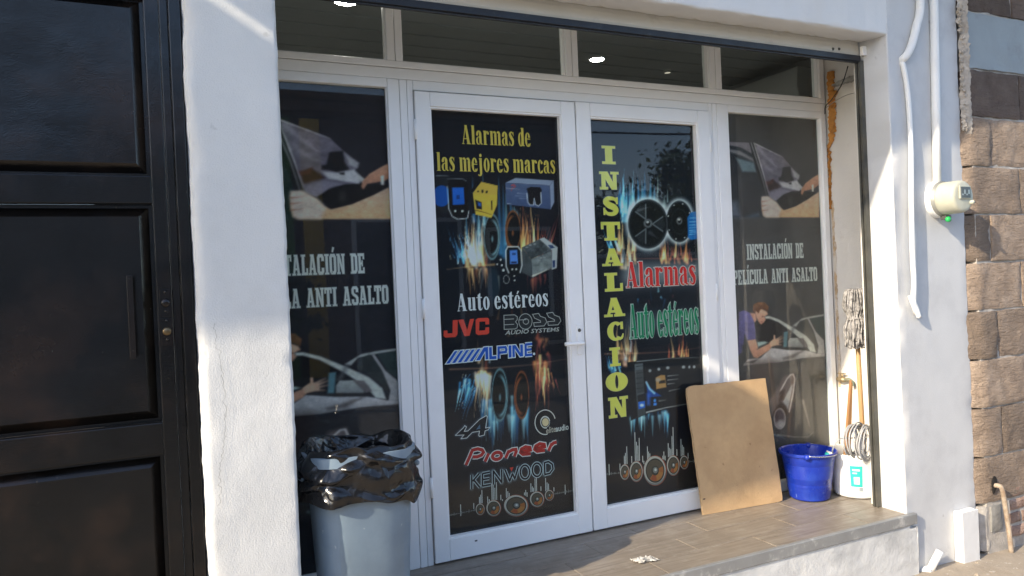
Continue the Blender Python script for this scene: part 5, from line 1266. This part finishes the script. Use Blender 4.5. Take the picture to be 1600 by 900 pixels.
    bars = [(217, 480, 130), (365, 400, 65), (430, 345, 80), (444, 340, 100), (459, 335, 150), (523, 340, 80), (540, 320, 30), (572, 305, 195), (587, 300, 180), (606, 300, 140), (625, 298, 200), (672, 300, 60), (690, 310, 20), (735, 275, 110), (752, 270, 70), (768, 265, 45), (940, 245, 30), (955, 250, 65), (970, 262, 50), (1014, 210, 100), (1030, 205, 60), (1044, 205, 45), (1062, 205, 150), (1078, 200, 190), (1127, 195, 50), (1182, 200, 150), (1198, 190, 90), (1214, 185, 70), (1275, 200, 45), (1403, 235, 110), (1492, 200, 35)]
    speakers(k, m7, [(437, 405, 50, 65), (590, 392, 82, 90), (1083, 290, 80, 86), (1222, 246, 50, 60), (845, 362, 135, 118)], bars, [(85, 475), (375, 415), (1270, 232), (1505, 190)]); k.build('loudspeaker_print', T)['label'] = 'row of printed loudspeakers and level bars'
    # worn silver line along the left edge of the vinyl
    k = Ink(); k.pstrip([(692, 690), (699.5, 832)], .8, (150, 158, 165)); k.build('vinyl_edge', T)
left_door_poster()

# ================= right door
def right_door_poster():
    T = thing('installation_poster', 'black vinyl poster with upright yellow word and car speakers on the right glass door', 'poster', (2.318, YP, .106))
    cv = Canvas(1.9795, 2.6555, .1025, 2.0595, .0042, base=(15, 19, 28)); rn = random.Random(5)
    flames(cv, 30, (968, 1000), (318, 340), (15, 60), (1.2, 3.5), BL_, (.3, .7), 0, rn)
    for x, y0, y1, w in ((973, 345, 268, 3.5), (978, 345, 290, 4), (988, 325, 272, 3), (1007, 315, 264, 4.5), (1003, 315, 280, 4), (1016, 310, 276, 3.5), (1022, 318, 288, 4)): cv.tongue([(x, y0), (x+.5, (y0+y1)/2), (x, y1)], w, rn.choice(BL_[1:4]), .85)
    for x, y0, y1, w in ((1027, 325, 287, 4), (1028, 300, 266, 1.2), (1038, 322, 305, 4.5), (1043, 315, 295, 1.5)): cv.tongue([(x, y0), (x, y1)], w, (150, 180, 180), .65)
    flames(cv, 34, (964, 994), (385, 425), (20, 60), (1.2, 4), OR_+CRM, (.25, .6), 0, rn); flames(cv, 12, (952, 970), (382, 395), (8, 40), (.8, 2.4), BL_, (.3, .7), -.3, rn)
    flames(cv, 34, (1034, 1082), (398, 412), (10, 35), (1, 3), OR_+RED_, (.3, .65), 0, rn)
    cv.tongue([(1090, 405), (1030, 404), (970, 404)], 1.6, (110, 50, 36), .7, tip=.6)
    cv.glow(ellp(1012.5, 350, 30, 38, 30), 6, (190, 205, 215), .85, closed=True); cv.glow(ellp(1061.5, 346, 20, 32, 30), 5, (190, 205, 215), .85, closed=True)
    def carspk(cx, cy, rx, ry, big):
        cv.ell(cx, cy, rx, ry, (20, 22, 27), .03); cv.ell(cx, cy, rx*.96, ry*.96, (62, 70, 78), ring=.05, a=.8); cv.ell(cx, cy, rx*.84, ry*.84, (14, 15, 19), .05)
        if big:
            for a in (90, 210, 330):
                t = math.radians(a-90); q = [(cx+rx*.22*math.cos(t), cy+ry*.22*math.sin(t)), (cx+rx*.8*math.cos(t-.38), cy+ry*.8*math.sin(t-.38)), (cx+rx*.86*math.cos(t), cy+ry*.86*math.sin(t)), (cx+rx*.8*math.cos(t+.38), cy+ry*.8*math.sin(t+.38))]
                cv.poly(q, (30, 33, 38)); cv.glow([q[1], q[0], q[3]], 1.0, (96, 106, 114), .8)
            cv.tongue([(cx+rx*.1, cy+ry*.35), (cx+rx*.55, cy+ry*.62)], 4, (60, 66, 72), .6); cv.tongue([(cx-rx*.5, cy-ry*.55), (cx+rx*.2, cy-ry*.72)], 3, (80, 88, 96), .6)
        else:
            for k in range(8):
                t = k*.785+.3; cv.ell(cx+rx*.88*math.cos(t), cy+ry*.88*math.sin(t), 1.1, 1.1, (140, 148, 154), .3)
            cv.ell(cx, cy, rx*.6, ry*.6, (30, 33, 38), ring=.08)
        cv.ell(cx, cy-1, rx*.22, ry*.18, (86, 92, 98), .2); cv.ell(cx, cy-1, rx*.12, ry*.11, (20, 20, 24), .2); cv.ell(cx-.6, cy-3, 2.2, 1.6, (170, 176, 180), .4)
    carspk(1061.5, 346, 20.5, 32.5, False); carspk(1012.5, 350, 31, 38.5, True)
    # round blue sticker
    cv.poly([(1074, 340), (1079, 332), (1088, 330), (1094, 334), (1095, 365), (1090, 373), (1080, 375), (1075, 371)], (24, 96, 168), a=.92)
    for y in (341, 347, 352, 356, 360, 363, 366): cv.tongue([(1077.5, y), (1092, y-.8)], .55, (120, 170, 215), .75, tip=1)
    # glows under the words
    a = at(980, 447, YP)
    for pts in ([(983, 430), (1086, 424)], [(983, 440), (1086, 436)], [(983, 418), (1086, 418)]): cv.glow(pts, 13, (150, 165, 175), .32)
    for pts in ([(989, 512), (1090, 507)], [(989, 500), (1090, 495)]): cv.glow(pts, 14, (120, 140, 150), .22)
    flames(cv, 10, (984, 1060), (452, 480), (-20, 25), (1, 2.5), BL_+RED_, (.1, .35), 0, rn)
    flames(cv, 30, (962, 994), (545, 575), (10, 45), (1.5, 4), OR_+CRM, (.2, .5), 0, rn); flames(cv, 26, (1042, 1076), (552, 568), (8, 40), (1, 3), OR_+RED_, (.25, .6), 0, rn)
    flames(cv, 12, (952, 972), (572, 585), (8, 25), (.8, 2.5), BL_, (.3, .7), -.3, rn)
    cv.tongue([(945, 553), (1000, 552), (1060, 549), (1098, 542)], 1.5, (120, 75, 50), .7, tip=.6)
    for k in range(30):
        x = rn.uniform(984, 1046); y = rn.uniform(640, 656); cv.tongue([(x, y), (x+rn.gauss(0, .8), y+rn.uniform(14, 38))], rn.uniform(1.2, 4), rn.choice(BL_[:4]), rn.uniform(.35, .8))
    for x, y0, y1 in ((1036, 645, 662), (1041, 644, 660), (1030, 650, 672)): cv.tongue([(x, y0), (x+1, y1)], 3, (150, 190, 205), .6)
    # car stereo
    m3 = cmap(930, 540, 6.92)
    cv.poly(m3([(345, 180), (560, 155), (900, 125), (1140, 120), (1175, 300), (1150, 600), (960, 640), (560, 740), (385, 812)]), (20, 22, 27))
    cv.tongue(m3([(450, 172), (800, 138), (1115, 128)]), .8, (110, 118, 126), .9, tip=1); cv.tongue(m3([(555, 722), (780, 668), (985, 632)]), 1.2, (170, 178, 184), .95, tip=.7)
    cv.poly(m3([(425, 200), (515, 190), (545, 740), (460, 780)]), (84, 92, 100), c2=(50, 56, 62)); cv.poly(m3([(440, 265), (525, 255), (535, 500), (455, 515)]), (30, 34, 40), a=.45)
    for y in (215, 290, 345, 400, 455): cv.tongue(m3([(445, y+10), (520, y)]), .7, (30, 34, 40), .9, mode='n', tip=1)
    cv.poly(m3([(455, 540), (540, 515), (545, 600), (462, 610)]), (26, 30, 36)); cv.poly(m3([(465, 610), (538, 598), (540, 670), (470, 688)]), (36, 92, 190)); cv.ell(*m3([(505, 645)])[0], 3, 2.2, (170, 200, 230), .4)
    cv.poly(m3([(535, 240), (1130, 195), (1120, 590), (560, 690)]), (27, 29, 34))
    cv.poly(m3([(552, 395), (580, 440), (640, 495), (720, 545), (570, 560)]), (26, 60, 130)); cv.glow(m3([(552, 395), (590, 470), (640, 515)]), 1.6, (130, 180, 230), .9); cv.poly(m3([(560, 520), (590, 525), (590, 640), (565, 640)]), (40, 90, 190), soft=3)
    cv.poly(m3([(655, 345), (710, 318), (755, 320), (770, 450), (662, 470)]), (150, 116, 74)); cv.poly(m3([(690, 380), (755, 370), (760, 405), (690, 412)]), (40, 36, 34)); cv.ell(*m3([(680, 370)])[0], 4, 3, (150, 150, 150), .5, .7)
    for x, y, w in ((592, 272, 2.2), (688, 255, 2.2), (785, 240, 2.6), (955, 232, 2.6), (1018, 232, 1.6), (1070, 230, 2)): cv.ell(*m3([(x, y)])[0], w, 2.2, (150, 160, 170), .5, .9)
    for x0, y0, x1, y1 in ((785, 328, 900, 318), (785, 372, 898, 362), (785, 415, 855, 408), (800, 490, 915, 465), (690, 598, 765, 588)): cv.tongue(m3([(x0, y0), (x1, y1)]), .9, (120, 126, 132), .8, tip=1)
    cv.ell(*m3([(645, 595)])[0], 2, 2.6, (60, 130, 220), .4); cv.poly(m3([(630, 622), (665, 618), (665, 645), (630, 648)]), (60, 120, 210))
    cv.poly([(935, 735), (1095, 690), (1095, 770), (935, 800)], (36, 34, 34), soft=14, a=.7)
    cv.build('printed_picture', T)
    boxes = [('I', 939.8, 228.2, 961.8, 256.3), ('N', 936, 268.5, 967.2, 296), ('S', 941, 308, 967.7, 336.5), ('T', 938.6, 347, 969.4, 375.6), ('A', 939.9, 388.5, 973.2, 415.4), ('L', 944, 426.4, 973.3, 455), ('A', 942.8, 465.6, 976.5, 494.5), ('C', 947.6, 503, 975, 532), ('I', 952, 543, 969.7, 572), ('O', 945.6, 582, 981.3, 611), ('N', 950, 620, 982, 652)]
    for ch, u0, v0, u1, v1 in boxes:
        p, q = at(u0, v0, YP), at(u1, v1, YP); pm, qm = at((u0+u1)/2, v0, YP), at((u0+u1)/2, v1, YP); k = Ink()
        for grow, c in ((.0030, (150, 150, 120)), (0, YEL2)):
            for g in SLAB[ch]:
                m = [(p[0]+x*(q[0]-p[0]), qm[2]+y*(pm[2]-qm[2])) for x, y in g]
                if grow: k.strip(m, grow, c, True)
                else: k.poly(m, c)
        k.build('letter', T)
    for txt, L, Rr, Tt, c, o, lab in (('Alarmas', (978.5, 449), (1087, 444.5), (980.5, 409), (190, 44, 44), (176, 176, 180), 'red heading with pale outline'), ('Auto estéreos', (984, 528), (1091.5, 521.5), (986, 474.5), (10, 116, 84), (150, 166, 168), 'green heading with pale outline')):
        k = Ink(); line(k, SERIF, txt, L, Rr, Tt, o, grow=.0042); k.y -= .0004; line(k, SERIF, txt, L, Rr, Tt, c); k.build('lettering', T)['label'] = lab
    k = Ink(); m4 = cmap(930, 660, 6.92)
    bars = [(150, 570, 120), (267, 520, 75), (315, 460, 100), (328, 455, 125), (343, 450, 190), (394, 440, 75), (433, 425, 320), (449, 420, 210), (463, 420, 170), (478, 415, 248), (513, 430, 70), (525, 450, 35), (565, 410, 150), (577, 405, 90), (590, 390, 55), (730, 400, 40), (742, 400, 85), (755, 410, 50), (790, 375, 150), (805, 370, 95), (818, 370, 80), (832, 368, 220), (845, 362, 310), (882, 360, 70), (928, 365, 185), (942, 358, 115), (956, 355, 90), (1003, 390, 60)]
    speakers(k, m4, [(318, 537, 50, 82), (443, 530, 70, 108), (842, 465, 68, 106), (960, 432, 46, 72), (645, 520, 120, 155)], bars, [(80, 565), (270, 545), (1005, 425), (1090, 420)]); k.build('loudspeaker_print', T)['label'] = 'row of printed loudspeakers and level bars'
right_door_poster()

# ================= side windows: the same film print twice
def film(shift, x0, x1, label, tone):
    T = thing('window_film_poster', label, 'poster', ((x0+x1)/2, YP, .062), 'printed films on the side windows')
    cv = Canvas(x0, x1, .058, 2.135, .0040, shift=-shift, base=tone); sh = shift
    m5 = cmap(1130, 200, 6.0)
    # upper photograph: hand pulling a film off a car window
    cv.poly(m5([(20, 130), (245, 135), (300, 145), (560, 270), (640, 360), (720, 440), (740, 560), (900, 420), (900, 838), (20, 838)]), (30, 28, 34), soft=2, a=.0)
    cv.poly(m5([(15, 128), (250, 137), (290, 320), (380, 640), (380, 838), (15, 838)]), (34, 40, 50), c2=(24, 28, 36), tex=.25)
    cv.poly(m5([(15, 128), (250, 137), (270, 240), (160, 180), (15, 155)]), (112, 106, 118)); cv.poly(m5([(15, 190), (160, 215), (280, 285), (290, 320), (180, 265), (15, 205)]), (150, 146, 156), a=.7, soft=1.5)
    cv.poly(m5([(120, 280), (290, 325), (312, 415), (180, 408)]), (92, 112, 126), soft=2); cv.poly(m5([(70, 680), (130, 690), (170, 838), (60, 838)]), (92, 100, 122), soft=5, a=.8); cv.poly(m5([(220, 825), (330, 790), (340, 838), (200, 838)]), (60, 78, 100), soft=3, a=.8)
    for k in range(40): cv.ell(*m5([(rnd.uniform(60, 380), rnd.uniform(430, 820))])[0], .5, .5, (110, 114, 118), .6, .5)
    cv.poly(m5([(300, 145), (450, 215), (560, 270), (625, 350), (700, 430), (712, 470), (690, 500), (735, 555), (715, 590), (560, 610), (500, 680), (420, 650), (340, 320)]), (110, 104, 122), c2=(84, 80, 98), tex=.18)
    cv.tongue(m5([(330, 190), (460, 330), (520, 380)]), 5, (150, 146, 166), .35); cv.tongue(m5([(370, 330), (470, 420), (540, 440)]), 6, (160, 158, 176), .3); cv.tongue(m5([(300, 147), (440, 215), (565, 275)]), .8, (176, 172, 178), .9, tip=.6)
    cv.poly(m5([(405, 510), (465, 480), (540, 550), (430, 590)]), (42, 26, 28), soft=1.5); cv.poly(m5([(395, 505), (440, 505), (470, 480), (460, 520), (410, 530)]), (96, 52, 48), soft=2, a=.7)
    cv.poly(m5([(560, 370), (630, 360), (640, 440), (665, 490), (600, 510), (555, 495), (520, 490), (520, 465), (545, 455)]), (22, 22, 27), soft=1)
    cv.poly(m5([(520, 505), (600, 515), (690, 490), (735, 555), (715, 590), (560, 555)]), (172, 170, 182), soft=1.5); cv.poly(m5([(610, 515), (640, 510), (640, 528), (618, 526)]), (30, 30, 34)); cv.poly(m5([(640, 380), (715, 445), (705, 480), (665, 460)]), (150, 148, 160), soft=1.5)
    cv.poly(m5([(450, 600), (530, 568), (640, 590), (560, 625), (500, 685), (425, 650)]), (112, 108, 128), soft=1.2)
    cv.poly(m5([(245, 137), (278, 137), (440, 660), (395, 650), (330, 470)]), (24, 24, 28)); cv.tongue(m5([(262, 140), (360, 440), (412, 650)]), 1.2, (130, 130, 138), .9, tip=1); cv.tongue(m5([(288, 140), (380, 440), (432, 650)]), .9, (150, 150, 156), .9, tip=1)
    cv.poly(m5([(500, 680), (560, 630), (640, 595), (740, 590), (870, 600), (800, 660), (700, 720), (570, 770)]), (20, 20, 23)); cv.ell(*m5([(630, 680)])[0], 3, 6, (70, 72, 70), .6, .4)
    cv.poly(m5([(705, 520), (745, 555), (740, 590), (715, 560)]), (160, 160, 166)); cv.poly(m5([(735, 570), (770, 520), (840, 465), (900, 430), (900, 530), (850, 570), (760, 590), (740, 630), (728, 610)]), (186, 142, 122), c2=(156, 108, 90), dirv=(.3, 1)); cv.poly(m5([(830, 535), (848, 530), (848, 600), (832, 595)]), (200, 196, 196))
    cv.poly(m5([(570, 770), (680, 735), (800, 665), (900, 595), (900, 838), (400, 838), (375, 820), (360, 760), (358, 690), (362, 645), (420, 642), (500, 700), (540, 750)]), (184, 158, 146), c2=(190, 152, 120), tex=.05)
    cv.poly(m5([(362, 645), (420, 642), (500, 700), (540, 760), (520, 838), (400, 838), (375, 820), (358, 690)]), (182, 168, 166), soft=2.5)
    for y in (690, 730, 775): cv.tongue(m5([(362, y), (400, y-4), (425, y-8)]), 1.0, (140, 88, 76), .75, mode='n', tip=.4)
    V = cv.V
    # lower photograph: man leaning over a silver car door, outlines in crop pixels
    m7 = cmap(1130, 460, 6.924)
    cv.poly(m7([(340, 300), (420, 250), (560, 270), (740, 400), (870, 540), (880, 600), (380, 520)]), (20, 20, 26), soft=2)
    cv.poly(m7([(170, 190), (235, 172), (290, 200), (330, 270), (350, 400), (350, 490), (260, 500), (230, 420), (215, 620), (160, 660)]), (98, 92, 150), c2=(70, 66, 112), dirv=(-.4, 1), tex=.12)
    cv.poly(m7([(200, 560), (265, 500), (300, 640), (210, 750)]), (44, 44, 46), soft=3)
    cv.poly(m7([(290, 200), (350, 205), (360, 280), (340, 305), (320, 260)]), (176, 130, 116)); cv.poly(m7([(345, 175), (400, 150), (470, 185), (485, 215), (445, 240), (462, 270), (440, 305), (410, 325), (385, 300), (360, 250)]), (196, 156, 140), c2=(170, 122, 108))
    cv.poly(m7([(320, 180), (325, 110), (380, 82), (450, 85), (492, 130), (485, 190), (440, 160), (400, 165), (385, 205), (350, 180), (340, 205)]), (122, 84, 62), c2=(84, 54, 42), tex=.25); cv.tongue(m7([(425, 240), (455, 240)]), .8, (60, 36, 30), .9, mode='n'); cv.tongue(m7([(410, 298), (440, 290)]), .8, (120, 60, 56), .8, mode='n')
    # car: door frame, door top, roof, mirror
    cv.poly(m7([(215, 760), (270, 700), (400, 690), (520, 580), (700, 600), (880, 600), (1010, 640), (1100, 640), (1100, 672), (860, 690), (600, 735), (400, 752), (220, 772)]), (176, 172, 182), c2=(150, 146, 152), tex=.05)
    cv.poly(m7([(230, 740), (380, 700), (330, 745)]), (70, 64, 66)); cv.poly(m7([(640, 690), (880, 600), (760, 690), (660, 705)]), (96, 90, 94), soft=2)
    cv.poly(m7([(450, 240), (500, 235), (600, 270), (750, 355), (900, 450), (980, 540), (1005, 630), (940, 615), (880, 520), (740, 400), (600, 300), (500, 262), (460, 262)]), (176, 178, 180), soft=.9)
    cv.poly(m7([(540, 570), (690, 575), (880, 575), (920, 605), (700, 600)]), (40, 38, 42)); cv.poly(m7([(720, 470), (820, 470), (875, 540), (870, 575), (700, 570), (700, 510)]), (156, 158, 162), c2=(120, 122, 128)); cv.poly(m7([(800, 470), (870, 475), (920, 560), (880, 575)]), (96, 90, 96))
    cv.poly(m7([(655, 405), (700, 400), (690, 570), (650, 570)]), (84, 120, 136), soft=1); cv.poly(m7([(365, 515), (450, 508), (490, 520), (380, 565)]), (150, 170, 172), soft=1.2)
    cv.poly(m7([(750, 340), (850, 260), (960, 235), (1090, 215), (1090, 232), (930, 262), (830, 290), (790, 350)]), (150, 152, 156)); cv.poly(m7([(840, 290), (900, 265), (930, 300), (1000, 440), (1020, 600), (985, 520), (900, 430), (820, 370)]), (44, 48, 52)); cv.poly(m7([(930, 262), (1000, 400), (1090, 500), (1100, 640), (1020, 640), (1030, 560), (980, 400), (915, 270)]), (150, 148, 156)); cv.poly(m7([(945, 262), (1090, 235), (1090, 490), (1010, 400)]), (44, 56, 60)); cv.poly(m7([(700, 470), (760, 330), (780, 345), (735, 470)]), (96, 96, 104), a=.7, soft=2)
    # forearm and hand
    cv.poly(m7([(262, 500), (350, 485), (378, 580), (360, 600), (500, 530), (540, 545), (500, 600), (370, 690), (330, 680), (290, 600)]), (190, 146, 126), c2=(160, 112, 96))
    cv.poly(m7([(495, 525), (545, 480), (545, 440), (560, 440), (565, 480), (600, 490), (600, 545), (520, 565)]), (188, 150, 132))
    for a_, b_ in (((575, 490), (635, 450)), ((590, 500), (650, 470)), ((595, 520), (648, 505)), ((585, 540), (632, 545))): cv.tongue(m7([a_, b_]), 1.7, (190, 154, 138), 1.0, mode='n', tip=.8)
    # car nose and fog lamp below
    m8 = cmap(1130, 560, 5.622)
    cv.poly(m8([(160, 60), (700, 10), (900, -5), (900, 700), (160, 700)]), (64, 60, 62), soft=8, a=.55); cv.poly(m8([(250, 60), (420, 50), (400, 300), (250, 330)]), (52, 36, 36), soft=14, a=.7)
    cv.poly(m8([(400, 380), (470, 270), (540, 150), (620, 130), (640, 190), (600, 440), (560, 480), (420, 500)]), (112, 98, 100), soft=3, a=.8)
    cv.glow(m8([(500, 290), (560, 180), (590, 145), (615, 140), (630, 180), (615, 300), (580, 470)]), 1.1, (190, 180, 184), .9); cv.poly(m8([(525, 380), (605, 225), (612, 240), (570, 450)]), (160, 158, 164), soft=1); cv.poly(m8([(500, 290), (540, 270), (530, 360), (490, 380)]), (60, 44, 42), soft=2)
    cv.poly(m8([(440, 480), (500, 380), (550, 420), (570, 480), (540, 560), (450, 560)]), (58, 42, 36), soft=2); cv.ell(*m8([(497, 530)])[0], 9, 16, (120, 112, 120), .08); cv.ell(*m8([(492, 510)])[0], 7, 11, (70, 58, 66), .2); cv.ell(*m8([(505, 575)])[0], 6, 6, (170, 166, 172), .4, .8); cv.glow(ellp(*m8([(497, 530)])[0], 9, 16, 20), .7, (160, 156, 160), .7, closed=True)
    cv.tongue(m8([(480, 670), (620, 690), (750, 690), (790, 650)]), 1.2, (110, 116, 116), .7, tip=.7); cv.tongue(m8([(440, 670), (520, 690), (580, 740)]), 2, (90, 120, 130), .6); cv.tongue(m8([(700, 370), (750, 560), (760, 620)]), 2.5, (130, 120, 120), .5)
    K = cv.I.copy()
    for _ in range(1):
        K[1:-1, 1:-1] = (K[1:-1, 1:-1]*2+K[:-2, 1:-1]+K[2:, 1:-1]+K[1:-1, :-2]+K[1:-1, 2:])/6
    cv.I = K*(1+.22*(vfbm(cv.U/5, cv.V/5, 9)-.5)+.14*(vfbm(cv.U/1.7, cv.V/1.7, 4)-.5))[..., None]
    cv.build('printed_picture', T)
    for txt, L, Rr, Tt in (('INSTALACIÓN DE', (1166.7, 406), (1255, 402.8), (1166, 382)), ('PELÍCULA ANTI ASALTO', (1146, 445.6), (1276.3, 438.2), (1145.5, 423))):
        a, b, t = at(*L, YP), at(*Rr, YP), at(*Tt, YP); zb = (a[2]+b[2])/2; h = t[2]-a[2]
        k = Ink(shift=sh); letters(k, COLLEGE, txt, a[0], b[0], zb, zb+h, (96, 102, 110), .05, .0030); k.y -= .0003
        letters(k, COLLEGE, txt, a[0], b[0], zb, zb+h, (176, 182, 188), .05); k.build('lettering', T)
film(0.0, 2.869, 3.571, 'printed grey film with hand, man and car on the right side window', (54, 54, 58))  # lighter base tone stands in for sunlit haze on this window
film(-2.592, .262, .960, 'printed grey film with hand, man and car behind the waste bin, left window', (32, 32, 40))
